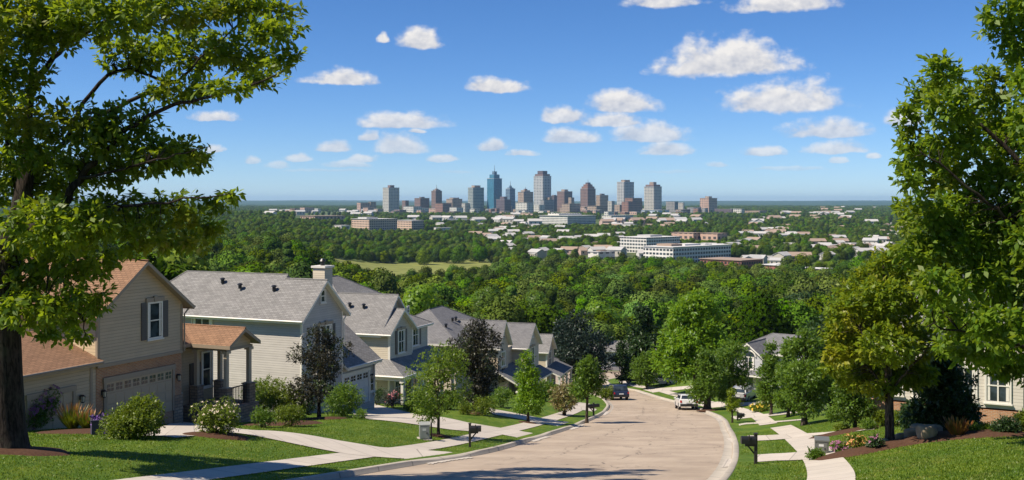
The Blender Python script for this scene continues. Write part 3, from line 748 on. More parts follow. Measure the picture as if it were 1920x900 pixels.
    def window(s, wall, o, wd, ht, mull=1, bars=True, shutters=False, head=False, sill=True):
        """o = middle of the sill on the wall plane"""
        r, n = wall; o = Vector(o); f = .09; mb = MB(); B = lambda *a: mb.obox(o, r, n, *a)
        B(-wd/2-f, -wd/2, -.01, .07, -f, ht+f); B(wd/2, wd/2+f, -.01, .07, -f, ht+f); B(-wd/2, wd/2, -.01, .07, ht, ht+f); B(-wd/2, wd/2, -.01, .07, -f, 0)
        B(-wd/2, wd/2, 0, .05, ht*.5-.03, ht*.5+.03)
        for k in range(1, mull): x = -wd/2+wd*k/mull; B(x-.035, x+.035, 0, .06, 0, ht*.5-.031); B(x-.035, x+.035, 0, .06, ht*.5+.031, ht)
        if sill: B(-wd/2-.14, wd/2+.14, -.01, .12, -f-.07, -f-.002)
        w = s.part('window', mb, M['trim'])
        g = MB(); g.obox(o, r, n, -wd/2+.001, wd/2-.001, -.01, .022, .001, ht-.001); s.part('pane', g, M['glass'], w)
        s.part('curtain', MB().obox(o, r, n, -wd/2+.02, -wd/2+wd*.15, .0225, .026, .03, ht-.02), M['trim'], w); s.part('curtain', MB().obox(o, r, n, wd/2-wd*.15, wd/2-.02, .0225, .026, .03, ht-.02), M['trim'], w)
        if shutters:
            for sg in (-1, 1):
                q = MB(); a = sg*(wd/2+f+.23); q.obox(o, r, n, a-.2, a+.2, -.01, .045, -f, ht+f)
                k = 0
                while k < ht-.1: q.obox(o, r, n, a-.16, a+.16, .0455, .058, k, k+.06); k += .1
                s.part('shutter', q, M['shutter'])
        if head:
            q = MB(); q.obox(o, r, n, -wd/2-.2, wd/2+.2, -.01, .09, ht+f+.003, ht+f+.22); q.obox(o, r, n, -.12, .12, -.01, .12, ht+f+.0, ht+f+.30); s.part('window_head', q, M['taupe'])
        return w
    def garage(s, wall, o, wd, ht, panes=8, mat='door_paint', trim='taupe'):
        r, n = wall; o = Vector(o); mb = MB()
        rows = 4; rh = ht/rows
        for i in range(rows):
            mb.obox(o, r, n, -wd/2, wd/2, -.01, .03, i*rh+.008, (i+1)*rh-.008)
            if i < rows-1 or not panes:
                k = max(2, round(wd/.62))
                for j in range(k):
                    a = -wd/2+wd*j/k; mb.obox(o, r, n, a+.07, a+wd/k-.07, .0305, .045, i*rh+.09, (i+1)*rh-.09)
        d = s.part('garage_door', mb, M[mat])
        if panes:
            for j in range(panes):
                a = -wd/2+wd*(j+.5)/panes; hw = wd/panes*.36; z0, z1 = 3*rh+.1, ht-.1
                g = MB(); g.obox(o, r, n, a-hw, a+hw, .0305, .04, z0, z1)
                g.obox(o, r, n, a-.018, a+.018, .0402, .05, z0, z1, 1); g.obox(o, r, n, a-hw, a-.0185, .0402, .05, (z0+z1)/2-.018, (z0+z1)/2+.018, 1); g.obox(o, r, n, a+.0185, a+hw, .0402, .05, (z0+z1)/2-.018, (z0+z1)/2+.018, 1)
                s.part('pane', g, [M['glass'], M[mat]], d)
        q = MB(); q.obox(o, r, n, -wd/2-.16, -wd/2-.002, -.01, .08, 0, ht); q.obox(o, r, n, wd/2+.002, wd/2+.16, -.01, .08, 0, ht); q.obox(o, r, n, -wd/2-.2, wd/2+.2, -.01, .1, ht+.002, ht+.26)
        s.part('door_frame', q, M[trim])
        return d
    def lamp(s, wall, o):
        r, n = wall; o = Vector(o); mb = MB(); mb.obox(o, r, n, -.06, .06, 0, .03, -.1, .12); mb.obox(o, r, n, -.02, .02, .03, .16, .12, .15)
        c = o+n*.16; mb.lathe(c, [(.10,.10),(.13,.08),(.02,.16)], 8); mb.lathe(c, [(.05,-.24),(.09,-.2),(.09,-.19),(.05,-.22)], 8)
        for k in range(4): a = .785+1.571*k; mb.tube([c+Vector((math.cos(a)*.09, math.sin(a)*.09, -.2)), c+Vector((math.cos(a)*.11, math.sin(a)*.11, .09))], .012, 4)
        l = s.part('wall_lantern', mb, M['black_metal']); g = MB(); g.lathe(c, [(.06,-.19),(.08,.07)], 8); s.part('lamp_glass', g, M['lamp_glass'], l)
    def gutter(s, a, b, down=None, mat='trim'):
        mb = MB(); mb.tube([a, b], .07, 6); s.part('gutter', mb, M[mat])
        if down:
            q = MB(); p = Vector(down[0]); q.tube([p, p+Vector(down[1])*.5+Vector((0,0,-.12)), p+Vector(down[1])+Vector((0,0,-.35)), p+Vector(down[1])+Vector((0,0,-.35-down[2]))], .045, 6); s.part('downspout', q, M[mat])
    def vents(s, pts):
        for p in pts:
            mb = MB(); p = Vector(p); mb.lathe(p, [(.13,-.15),(.13,.12),(.2,.13),(.17,.22),(.05,.26)], 8); s.part('roof_vent', mb, M['black_metal'])
    def trimbox(s, name, mat, *a):
        for b in a: s.part(name, MB().box(*b), M[mat])
    def column(s, x, y, z0, zp, z1, pier=True):
        mb = MB(); mb.box(x-.11, x+.11, y-.11, y+.11, zp+.09, z1-.15); mb.box(x-.19, x+.19, y-.19, y+.19, z1-.149, z1); mb.box(x-.18, x+.18, y-.18, y+.18, zp+.06 if pier else z0, zp+.089 if pier else z0+.1)
        c = s.part('column', mb, M['tan_trim'] if pier else M['trim'])
        if pier:
            q = MB(); q.box(x-.26, x+.26, y-.26, y+.26, z0, zp); q.box(x-.31, x+.31, y-.31, y+.31, zp+.001, zp+.058); s.part('stone_pier', q, M['stone'])

# ---- house 1: tan two-storey with brick garage, brown roof
U1 = (.404, .915); O = (-20.2, 52, 0.0); zg = -11.15
h = House('tan_house', 'tan clapboard house with brown shingle roof and brick garage beside the big maple', O, U1)
BR = [M['brown_roof'], M['taupe']]
h.block('brick_wall', .05, 6.1, .14, 8.9, zg-1, -7.93, M['brick'])
h.block('upper_wall', 0, 6.0, 0, 9, -7.96, -5.3, M['tan_siding'], 'w', .74)
h.gable(0, 6.0, 0, 9, -5.25, .74, 'w', BR, oe=.5, orr=.42)
h.trimbox('corner_board', 'taupe', (-.03,.12,-.03,.12,-7.96,-5.5), (5.88,6.03,-.03,.12,-7.96,-5.5)); h.trimbox('band_board', 'taupe', (-.03,6.03,-.045,.3,-8.14,-7.962))
h.gutter((-.55,-.4,-5.68), (-.55,9.3,-5.68), ((-.5,-.2,-5.7),(.42,.12,0),2.0), 'taupe'); h.gutter((6.55,-.4,-5.68), (6.55,9.3,-5.68), ((6.5,-.2,-5.7),(-.44,.1,0),2.0), 'taupe')
h.window(FR, (3.9, 0, -7.05), .92, 1.75, 1, shutters=True, head=True)
h.garage(FR, (3.0, .14, zg), 4.7, 2.2, 8); h.lamp(FR, (.42, .14, zg+1.75)); h.lamp(FR, (5.75, .14, zg+1.75))
h.trimbox('stone_base', 'stone', (5.45,6.13,.06,.5,zg-1,zg+.75), (-.02,.5,.06,.5,zg-1,zg+.75))
# single garage wing on the near side
h.block('wing_wall', -6.2, -.02, .1, 7.0, zg-1, -7.75, M['tan_siding'])
h.solid([(-6.6,-.4,-7.75),(.02,-.4,-7.75),(.02,3.4,-6.38),(-6.6,3.4,-6.38),(-6.6,7.3,-7.8),(.02,7.3,-7.8)], [[0,1,2,3],[3,2,5,4]], .2, BR)
h.gutter((-6.6,-.44,-7.8), (-.1,-.44,-7.8), None, 'taupe')
h.garage(FR, (-2.75, .1, zg), 2.5, 2.15, 0); h.lamp(FR, (-1.0, .1, zg+1.75)); h.trimbox('corner_board', 'taupe', (-.4,-.25,.07,.2,zg,-7.9))
# low wing and porch on the far side
h.block('porch_wall', 6.1, 10.6, 1.7, 8.5, zg-1.6, -7.8, M['tan_siding'])
h.hip(6.0, 10.6, 1.5, 9.0, -7.75, .42, BR, axis='w', left=True, right=True)
h.gable(8.35, 10.35, -1.2, 3.2, -7.72, .62, 'w', BR, oe=.38, orr=.4, oback=.9)
h.trimbox('porch_gable', 'tan_siding', (8.35,10.35,-1.15,-1.05,-8.15,-7.8)); mb = MB(); mb.prism([(8.35,-1.15,-7.8),(10.35,-1.15,-7.8),(9.35,-1.15,-7.22)], (0,.1,0)); h.part('gable_panel', mb, M['tan_siding'])
h.trimbox('porch_beam', 'taupe', (8.2,10.5,-1.2,-.95,-8.3,-8.151), (8.2,8.45,-.949,1.69,-8.3,-8.0), (10.25,10.5,-.949,1.69,-8.3,-8.0))
for x, y in ((8.35,-1.05), (10.35,-1.05), (8.35,1.0), (10.35,1.0)): h.column(x, y, zg-1.5, zg+.75, -8.3)
h.trimbox('porch_floor', 'stone', (7.9,10.7,-1.5,1.69,zg-1.6,zg-.30))
h.window(FR, (7.35, 1.7, zg+.55), .75, 2.0, 1); h.window(FR, (10.0, 1.7, zg+.5), .8, 1.9, 1)
h.trimbox('front_door', 'dark_wood', (8.55,9.45,1.64,1.72,zg-.28,zg+1.95))
mb = MB(); mb.box(8.45,10.25,-1.13,-1.08,zg+.72,zg+.78)
for k in range(13): mb.box(8.52+k*.135,8.55+k*.135,-1.12,-1.09,zg-.28,zg+.719)
h.part('railing', mb, M['black_metal'])

# ---- house 2: grey-beige with the long grey roof
U2 = (.404, .915); zg = -14.75; ze = -7.65
h = House('grey_house', 'beige grey house with long grey gable roof and chimney, second along the left side', (-14.2, 72, 0), U2)
GR = [M['grey_roof'], M['trim']]
h.block('main_wall', 0, 5.0, 0, 11.5, zg-1.2, ze, M['grey_siding'], 'w', .88)
h.gable(0, 5.0, 0, 3.1, ze, .88, 'w', GR, oe=.45, orr=.42, oback=0)
h.hip(0, 5.6, 3.552, 15, ze, .88, GR, o=.45, axis='w', left=False, right=True)
h.block('rear_wall', -.02, 5.3, 11.4, 14.8, zg-1.2, ze, M['grey_siding'])
h.trimbox('corner_board', 'trim', (-.03,.11,-.03,.11,zg,ze-.2), (4.89,5.03,-.03,.11,zg,ze-.2))
h.gutter((-.52,-.4,ze-.42), (-.52,14.8,ze-.42), ((-.45,-.2,ze-.45),(.38,.14,0),5.6))
h.gutter((5.5,-.4,ze-.42), (5.5,3.0,ze-.42), ((5.45,-.2,ze-.45),(-.4,.1,0),1.5))
h.window(FR, (2.85, 0, -10.35), 1.35, 1.65, 2, shutters=True, head=True); h.window(FR, (2.5, 0, -6.95), .5, .75, 1)
h.window(LS, (0, 8.4, -9.3), 1.7, 1.1, 2); h.window(FR, (2.4, 0, -13.6), 1.4, 1.7, 2)
h.vents([(1.55,3.4,-6.10),(1.5,6.3,-6.05),(1.95,8.2,-5.75)])
h.trimbox('chimney', 'cream_siding', (4.1,5.1,.9,1.9,-8,-4.75)); h.trimbox('chimney_cap', 'trim', (4.0,5.2,.8,2.0,-4.749,-4.6)); mb = MB(); mb.lathe((4.6,1.4,-4.6), [(.16,0),(.16,.3),(.24,.32),(.12,.5)], 9); h.part('chimney_pot', mb, M['black_metal'])
h.block('garage_wall', 5.02, 9.5, 0.05, 6, zg-1.2, -11.62, M['grey_siding'])
h.gable(5.3, 9.5, 0.05, 6.2, -11.55, .78, 'u', GR, oe=.5, orr=.28)
h.garage(FR, (6.9, .05, -14.95), 3.4, 2.3, 4, 'white_door', 'trim'); h.lamp(FR, (8.95, .05, -13.1)); h.window(FR, (9.1, .05, -14.2), .5, 1.0, 1)
h.gutter((5.1,-.47,-11.95), (9.75,-.47,-11.95), ((9.7,-.45,-11.98),(-.3,.42,0),2.3)); h.trimbox('corner_board', 'trim', (9.39,9.53,.02,.16,zg,-11.9))

# ---- house 3: twin-gable with wrap porch
U3 = (.35, .937); zg = -17.6; ze = -11.1
h = House('twin_gable_house', 'beige house with two stepped front gables over a grey porch roof, third on left', (-10.58, 92, 0), U3)
h.block('main_wall', 0, 6.0, 1.0, 9, zg-1.2, ze, M['beige_siding'], 'w', .93)
h.gable(0, 6.0, 1.0, 8.5, ze, .93, 'w', GR, oe=.45, orr=.4)
h.block('front_gable_wall', -.02, 4.5, 0, 4, zg-1.2, ze, M['cream_siding'], 'w', .72)
h.gable(-.02, 4.5, 0, 3.5, ze, .72, 'w', GR, oe=.45, orr=.4)
h.block('side_wall', 4.52, 9.2, .7, 8, zg-1.2, ze-.2, M['cream_siding'])
h.hip(4.3, 9.2, .7, 8.6, ze-.15, .52, GR, o=.45, axis='u', left=False, right=True)
h.hip(2.0, 11.0, 5.6, 13, ze-.2+2.0, .60, GR, o=.4, axis='u', left=True, right=True)
h.block('rear_wall', 2.2, 10.8, 5.8, 12.8, zg-1.2, ze-.2+2.0, M['beige_siding'])
h.vents([(1.7,3.4,-9.3),(1.7,4.8,-9.25),(2.0,6.2,-9.0),(2.1,7.4,-8.9)])
h.window(FR, (2.25, 0, -13.25), 1.25, 1.85, 2, shutters=True, head=True); h.window(FR, (6.6, .7, -13.2), 1.3, 1.8, 2, shutters=True)
h.window(FR, (4.5-.9, .0, -9.9), .3, .5, 1, sill=False)
h.gutter((-.5,-.4,ze-.4), (-.5,8.5,ze-.4), ((-.44,-.2,ze-.42),(.4,.12,0),2.2)); h.gutter((4.7,.24,ze-.42), (9.6,.24,ze-.42), ((4.75,.25,ze-.44),(.1,.44,0),2.0))
h.trimbox('corner_board', 'trim', (-.05,.1,-.03,.11,zg,ze-.2), (4.4,4.53,-.03,.11,-13.6,ze-.2), (9.1,9.23,.67,.8,zg,ze-.3))
zp = -14.75
h.slab([(-1.5,-2.1,zp+.0),(9.6,-2.1,zp),(9.6,.68,zp+1.15),(0,-.02,zp+1.15)], GR); h.slab([(-1.5,-2.1,zp),(0,-.02,zp+1.15),(0,3.0,zp+1.15),(-1.5,3.0,zp)], GR)
h.gutter((-1.5,-2.14,zp-.1), (9.6,-2.14,zp-.1), None); h.gutter((-1.54,-2.1,zp-.1), (-1.54,3.0,zp-.1), ((-1.5,-1.9,zp-.12),(.2,.1,0),2.3))
h.trimbox('porch_beam', 'trim', (-1.35,9.4,-1.98,-1.8,zp-.45,zp-.19), (-1.35,-1.17,-1.79,2.9,zp-.45,zp-.19))
for x, y in ((-1.25,-1.88), (2.6,-1.88), (4.3,-1.88), (6.8,-1.88), (9.3,-1.88)): h.column(x, y, zg-.8, zg-.4, zp-.45, False)
h.trimbox('porch_floor', 'stone', (-1.5,9.6,-2.1,-.03,zg-1.2,zg-.35)); h.window(FR, (1.6, 0, zg+.35), 1.3, 2.0, 2); h.window(FR, (6.6, .7, zg+.35), 1.3, 2.0, 2); h.trimbox('front_door', 'dark_wood', (3.3,4.2,-.05,.02,zg-.3,zg+1.8))
h.window(LS, (-.02, 1.8, zg+.3), 1.1, 1.6, 2)

# ---- house 4: charcoal roof with hipped body and two gables
U4 = (.3, .954); ze = -15.9; zg = -22.0
DR = [M['dark_roof'], M['trim']]
h = House('charcoal_roof_house', 'pale house with charcoal hipped roof and two front gables behind the tall purple tree', (1.53, 118, 0), U4)
h.block('front_gable_wall', 0, 5.0, 0, 7, zg-1.5, ze, M['cream_siding'], 'w', .85); h.gable(0, 5.0, 0, 8, ze, .85, 'w', DR, oe=.4, orr=.4)
h.block('inner_gable_wall', -6.9, -3.3, 1.0, 6, zg-1.5, -14.9, M['beige_siding'], 'w', 1.2); h.gable(-6.9, -3.3, 1.0, 7, -14.85, 1.2, 'w', DR, oe=.4, orr=.4)
h.block('main_wall', -12, 4.9, 3.8, 13.5, zg-1.5, -14.2, M['cream_siding']); h.hip(-12, 1.5, 3.8, 13.5, -14.15, .55, DR, o=.45)
h.block('side_wall', -3.3, 0, 1.6, 4, zg-1.5, ze, M['cream_siding']); h.slab([(-3.6,.9,-19.0),(.0,.9,-19.0),(.0,3.7,-16.9),(-3.6,3.7,-16.9)], DR)
h.slab([(-7.6,-1.4,-18.9),(.2,-1.4,-19.2),(.2,1.5,-17.8),(-7.6,1.1,-17.6)], DR); h.slab([(-.6,-1.6,-19.6),(5.5,-1.6,-19.6),(5.5,-.02,-18.8),(-.6,-.02,-18.8)], DR)
h.window(FR, (2.6, 0, -18.2), 1.5, 1.7, 2, head=True); h.window(FR, (2.5, 0, -15.2), .5, .8, 1); h.window(FR, (-5.1, 1.0, -14.3), .5, .8, 1); h.window(FR, (-5.1, 1.0, -17.4), 1.3, 1.4, 2)
h.garage(FR, (-5.0, 1.0, -21.6), 3.0, 2.2, 4, 'white_door', 'trim'); h.window(FR, (2.4, 0, -21.5), 1.5, 1.6, 2)
h.gutter((-.45,-.35,ze-.38), (-.45,7,ze-.38), ((-.4,-.2,ze-.4),(.36,.12,0),4.5)); h.trimbox('corner_board', 'trim', (-.03,.12,-.03,.12,zg,ze-.2), (4.88,5.03,-.03,.12,zg,ze-.2))
h.vents([(-6.5,6.2,-12.6),(-5.5,6.2,-12.6),(-9.5,5.8,-12.9),(1.2,3.5,-14.7)])
for x in (-7.2, -.3, 5.2): h.column(x, -1.3, zg-.8, zg, -19.7, False)

# ---- house 5: small gable at the end of the row
U5 = (.25, .968); ze = -19.75; zg = -25.4
h = House('end_house', 'narrow grey beige gable house with front porch, last in the left row', (4.6, 142, 0), U5)
h.block('front_gable_wall', 0, 4.4, 0, 9, zg-1.5, ze, M['beige_siding'], 'w', .82); h.gable(0, 4.4, 0, 9, ze, .82, 'w', [M['grey_roof'], M['trim']], oe=.4, orr=.4)
h.window(FR, (2.2, 0, -22.0), 1.6, 1.7, 2); h.window(FR, (2.2, 0, -19.3), .5, .7, 1)
h.slab([(-1.6,-2.2,-22.9),(6.8,-2.2,-22.9),(6.8,-.02,-22.0),(-1.6,-.02,-22.0)], DR)
for x in (-1.3, 1.2, 3.6, 6.5): h.column(x, -2.0, zg-.8, zg, -23.08, False)
h.block('side_wall', 4.42, 8.5, .6, 8, zg-1.5, -22.1, M['grey_siding']); h.hip(4.2, 8.6, .6, 8.2, -22.05, .5, DR, axis='u', left=False)
h.window(FR, (2.2, 0, -25.0), 1.5, 1.7, 2); h.trimbox('front_door', 'dark_wood', (4.9,5.8,.54,.62,zg,zg+2.0)); h.window(LS, (0, 3.5, -21.8), 1.2, 1.4, 2)
h.gutter((-.42,-.35,ze-.38), (-.42,9,ze-.38), ((-.4,-.2,ze-.4),(.36,.12,0),2.0)); h.trimbox('corner_board', 'trim', (-.03,.12,-.03,.12,zg,ze-.2), (4.28,4.43,-.03,.12,zg,ze-.2))
h.trimbox('porch_floor', 'stone', (-1.6,6.8,-2.2,-.03,zg-1.5,zg-.1))

# ---- right-hand houses (they face the street, so their fronts run towards the camera)
def rhouse(name, label, px, py, u): g = G(px, py); return House(name, label, (g.x, g.y, 0), u), g.z
p0 = on(.4665*57, 57.0)
h = House('bay_house', 'white sided house with stone base and bay window at the right margin', (p0.x, p0.y, 0), (.75, -.66)); z0 = p0.z
h.block('bay_wall', 0, 1.75, 0, 4, z0+.95, z0+4.8, M['white_siding']); h.block('stone_base', -.04, 1.79, -.06, 4, z0-1, z0+.93, M['stone'])
h.trimbox('corner_board', 'trim', (-.04,.12,-.04,.1,z0+.96,z0+4.6), (1.63,1.79,-.04,.1,z0+.96,z0+4.6)); h.window(FR, (.88, 0, z0+1.25), .95, 1.75, 2)
h.window(LS, (0, 1.6, z0+1.25), .9, 1.7, 2)
h.trimbox('stone_pier', 'stone', (-.55,.0,-.95,-.4,z0-.8,z0+1.35)); h.trimbox('pier_cap', 'trim', (-.62,.07,-1.02,-.33,z0+1.352,z0+1.45))
h.block('side_wall', 1.77, 9, .9, 9, z0-1, z0+5.4, M['white_siding']); h.window(FR, (4.4, .9, z0+1.2), 1.2, 1.6, 2, shutters=True)
h.hip(-.1, 1.9, -.1, 4, z0+4.8, .5, [M['grey_roof'], M['trim']], axis='w', right=False); h.gable(1.7, 9, .9, 9, z0+5.4, .7, 'w', [M['grey_roof'], M['trim']])
g0 = G(1645, 800)
h = House('brick_based_house', 'white house with brick base half hidden behind the yellow green tree', (g0.x, g0.y+1.0, 0), (.88, -.47)); z0 = g0.z
h.block('wall', 0, 7, 0, 8, z0+1.25, z0+5.4, M['white_siding']); h.block('brick_base', -.05, 7.05, -.05, 8, z0-1, z0+1.23, M['brick'])
for k in (1.0, 2.6, 4.4, 5.9): h.window(FR, (k, 0, z0+1.6), 1.0, 1.5, 2)
h.trimbox('corner_board', 'trim', (-.04,.12,-.04,.1,z0+1.26,z0+5.3)); h.hip(0, 7, 0, 8, z0+5.4, .55, [M['grey_roof'], M['trim']])
g0 = on(.2265*118, 118.0); z0 = g0.z+.2
h = House('arched_window_house', 'pale grey house with steep hipped grey roofs and an arched window, right of the street', (g0.x, g0.y, 0), (.80, -.60))
h.block('front_gable_wall', -2.2, 1.0, 0, 5, z0-1.2, z0+3.9, M['blue_siding'], 'w', .8); h.gable(-2.2, 1.0, 0, 5, z0+3.9, .8, 'w', DR, oe=.35, orr=.4)
h.block('main_wall', -3.4, 8.5, 2.4, 8.8, z0-1.2, z0+4.1, M['blue_siding']); h.hip(-3.4, 8.5, 2.4, 8.8, z0+4.1, .5, DR)
h.block('wing_wall', 4.0, 7.8, .6, 5.5, z0-1.2, z0+3.9, M['blue_siding'], 'w', .95); h.gable(4.0, 7.8, .6, 6, z0+3.9, .95, 'w', DR)
h.window(FR, (-.6, 0, z0+2.35), 1.2, 1.2, 2); mb = MB(); mb.prism([(-.6+.78*math.cos(a), -.05, z0+3.66+.6*math.sin(a)) for a in np.linspace(0, math.pi, 12)], (0,.045,0)); h.part('arched_light', mb, M['glass'])
mb = MB(); mb.tube([(-.6+.86*math.cos(a), -.05, z0+3.66+.68*math.sin(a)) for a in np.linspace(0, math.pi, 14)], .09, 6); h.part('arch_trim', mb, M['trim'])
h.window(FR, (-.6, 0, z0+.3), 1.5, 1.4, 2); h.window(FR, (5.9, .6, z0+2.5), 1.3, 1.3, 2); h.slab([(-3.6,-1.8,z0+1.9),(3.9,-1.8,z0+1.9),(3.9,-.02,z0+2.2),(-3.6,-.02,z0+2.2)], DR)
for x in (-3.3, -.2, 2, 3.7): h.column(x, -1.6, z0-.6, z0, z0+1.72, False)
h.garage(FR, (5.9, .6, z0), 3.0, 2.2, 4, 'white_door', 'trim')
# low house glimpsed between the trees beyond the cross street
g0 = on(16.5, 219.0); z0 = g0.z
h = House('far_house', 'low house with a white eave glimpsed between the trees beyond the cross street', (g0.x, g0.y, 0), (1, .05))
h.block('wall', 0, 13, 0, 8, z0-1, z0+3.2, M['white_siding']); h.gable(0, 13, 0, 8, z0+3.2, .35, 'u', GR)
for k in (2, 5, 9, 11.5): h.window(FR, (k, 0, z0+1), 1.3, 1.4, 2)
# ------------------------------------------------------------------ street trees
def ptree(name, label, px, py, top, wpx, clearpx, shape, leaf, n, size, seed, **kw):
    b = G(px, py); s = b.y/F
    return tree(name, label, b, (py-top)*s, wpx*s, clearpx*s, shape, leaf, n, size, seed, **kw)
ptree('purple_leaf_tree', 'small purple leaved tree on the mown lawn before the beige grey house', 598, 784, 612, 118, 48, 'round2', 'purple', 8500, .17, 21, nl=18, lob=.36, barkm='bark_dark')
ptree('young_tree', 'young yellow green tree standing next to the grey utility box', 822, 818, 642, 118, 42, 'oval', 'lime', 8000, .15, 22, nl=24, lob=.40, trunk_r=.07)
ptree('purple_leaf_tree', 'tall dense purple black tree in front of the charcoal roofed house', 889, 773, 596, 106, 32, 'oval', 'purple', 13000, .20, 23, nl=22, lob=.40, barkm='bark_dark')
ptree('young_tree', 'bright green pyramidal tree on the strip between two driveways', 990, 792, 660, 74, 30, 'cone', 'bright', 6500, .19, 24, nl=18, lob=.42)
ptree('street_tree', 'neat dark green tree on a thin straight trunk by the double mailbox', 1100, 790, 668, 60, 48, 'oval', 'green', 6000, .22, 25, nl=16, lob=.46, trunk_r=.10)
ptree('ornamental_tree', 'low ornamental tree with pinkish cream top and a short trunk', 1058, 779, 722, 58, 20, 'round', 'pinkish', 3600, .2, 26, nl=10, lob=.5, trunk_r=.12)
ptree('spreading_tree', 'large blackish green tree at the bend beyond the last left house', 1088, 724, 588, 112, 14, 'round', 'bluegreen', 15000, .42, 27, nl=26, lob=.40, barkm='bark_dark')
ptree('spruce_tree', 'small grey green spruce on the corner lawn beside the cross street', 1166, 723, 640, 46, 16, 'cone', 'deep', 5200, .34, 28, nl=16, lob=.42)
ptree('street_tree', 'rounded mid green tree on the corner lawn, left of the biggest bright tree', 1213, 729, 660, 52, 18, 'oval', 'green', 5000, .34, 29, nl=13, lob=.5)
ptree('tall_conifer', 'tall dark cone shaped tree rising behind the corner lawn trees', 1206, 712, 572, 80, 10, 'cone', 'deep', 9000, .6, 30, nl=26, lob=.36)
ptree('shade_tree', 'biggest bright green spreading tree at the bend of the street', 1304, 735, 549, 126, 44, 'round2', 'bright', 19000, .50, 31, nl=34, lob=.34)
ptree('street_tree', 'green tree with a thick trunk on the lawn behind the white car', 1326, 769, 655, 78, 30, 'cone', 'green', 8500, .27, 32, nl=18, lob=.44, trunk_r=.32)
ptree('street_tree', 'dark green tree overlapping the pale grey house, right of the thick trunked one', 1368, 762, 636, 72, 22, 'oval', 'green', 8000, .30, 33, nl=18, lob=.44)
ptree('young_tree', 'little sapling with orange tinged tip beside the right kerb', 1373, 793, 726, 30, 24, 'cone', 'gold', 1500, .16, 34, nl=9, lob=.5, trunk_r=.06)
ptree('street_tree', 'slim dark tree before the pale grey house with an arched window', 1446, 778, 640, 62, 20, 'cone', 'green', 7000, .25, 35, nl=18, lob=.44)
ptree('street_tree', 'leaning narrow tree between the slim dark one and the wide one', 1478, 782, 632, 62, 16, 'cone', 'green', 6500, .25, 36, nl=18, lob=.42)
ptree('street_tree', 'wide mid green tree casting a long shadow on the mown right lawn', 1508, 797, 622, 104, 34, 'oval', 'green', 11000, .22, 37, nl=22, lob=.42, trunk_r=.17)
ptree('street_tree', 'small shrubby tree in the bed of low clipped bushes on the right', 1604, 806, 690, 72, 22, 'round', 'green', 4800, .18, 38, nl=14, lob=.45, trunk_r=.07)
ptree('street_tree', 'dark tree standing behind the right lawn, before the white house with brick base', 1560, 775, 588, 130, 30, 'oval', 'deep', 12000, .28, 39, nl=24, lob=.42)
ptree('evergreen_tree', 'broad very dark evergreen bush tree beside the boulders on the right', 1768, 812, 640, 150, 4, 'cone', 'deep', 16000, .19, 40, nl=30, lob=.40, barkm='bark_dark')
ptree('evergreen_tree', 'short rounded dark evergreen left of the broad one by the boulders', 1713, 806, 756, 52, 3, 'round', 'deep', 3600, .15, 41, nl=12, lob=.5, barkm='bark_dark')
for i, a in enumerate([(1130,672,566,104,'round','bright','bright rounded tree right behind the blackish green tree at the bend'),(1008,652,548,112,'round2','green','wide rounded tree at the edge of the woods above the end house'),(925,640,536,92,'round','green','mid green round tree at the edge of the woods above the charcoal roof'),
  (1412,652,566,92,'round','green','round tree at the edge of the woods above the arched window house'),(1498,650,548,104,'round2','deep','dark wide tree at the edge of the woods beside the yellowing tree'),(1060,660,600,70,'round','bright','small bright round tree left of the grey green spruce, in the woods edge'),(790,560,524,80,'round','bright','bright round tree rising behind the twin gable house roof')]):
    if i == 6: b = on((790-CX)/F*200, 200.0); tree('woods_edge_tree', a[6], b, (b.z*-1-(524-HY)/F*200), 8.5, 2, 'round', 'bright', 4200, .6, 60, mode='shell', nl=18, lob=.5); continue
    ptree('woods_edge_tree', a[6], a[0], a[1], a[2], a[3]*.85, 10, a[4], a[5], 6500, .62, 54+i, mode='shell', nl=20, lob=.48)
# ------------------------------------------------------------------ shrubs
S = shrub
S('purple flowering bush at the foot of the tan wall behind the maple', 68, 806, 86, 84, 'green', 6500, 50, .11, ('magenta', .10), nfl=320, nl=11)
S('large yellow green bush on the mulch before the brick garage', 252, 822, 132, 74, 'shrub', 13000, 51, .12, nl=15)
S('round bush dotted with cream and pink blossom on its own mulch patch', 407, 816, 96, 66, 'shrub', 5600, 52, .11, ('white', .07), nfl=130, nl=12)
S('dark green shrub beside the porch of the tan house', 345, 785, 60, 36, 'deep', 2600, 53, .12)
S('bright bush under the beige grey wall, broadest of that bed', 528, 786, 104, 78, 'shrub', 8200, 54, .14, nl=12)
S('dark bush hugging the porch pier of the tan house', 486, 778, 74, 68, 'green', 5200, 55, .14)
S('low round shrub at the front left corner of the bed beyond the porch', 492, 802, 56, 38, 'green', 1900, 56, .10)
S('low leafy shrub at the front right of the bed beyond the porch', 546, 800, 66, 44, 'shrub', 3400, 57, .10)
S('small pale grey green bush behind the purple leaf tree trunk', 578, 778, 40, 34, 'deep', 1500, 58, .12)
S('dark glossy bush beside the white garage door', 640, 780, 92, 62, 'green', 6500, 59, .15, nl=12)
S('dense green bush behind the purple leaf tree trunk, against the lit wall', 596, 772, 84, 56, 'green', 5200, 85, .15, nl=12)
S('spreading bush at the step before the twin gable house', 790, 766, 54, 32, 'green', 2600, 86, .15)
S('leafy bush between the second driveway and the tall purple tree', 840, 768, 60, 38, 'green', 3200, 87, .16)
S('tiny clipped shrub on the lawn edge by the shaded driveway', 676, 786, 34, 18, 'green', 900, 60, .10)
S('dark shrub below the porch of the twin gable house, left one', 708, 760, 42, 34, 'deep', 1200, 61, .14)
S('reddish shrub below the porch of the twin gable house, middle one', 737, 764, 42, 30, 'purple', 1200, 62, .14, ('pink', .09), nfl=50)
S('yellow green shrub at the porch corner of the twin gable house', 770, 772, 42, 24, 'shrub', 1500, 63, .13)
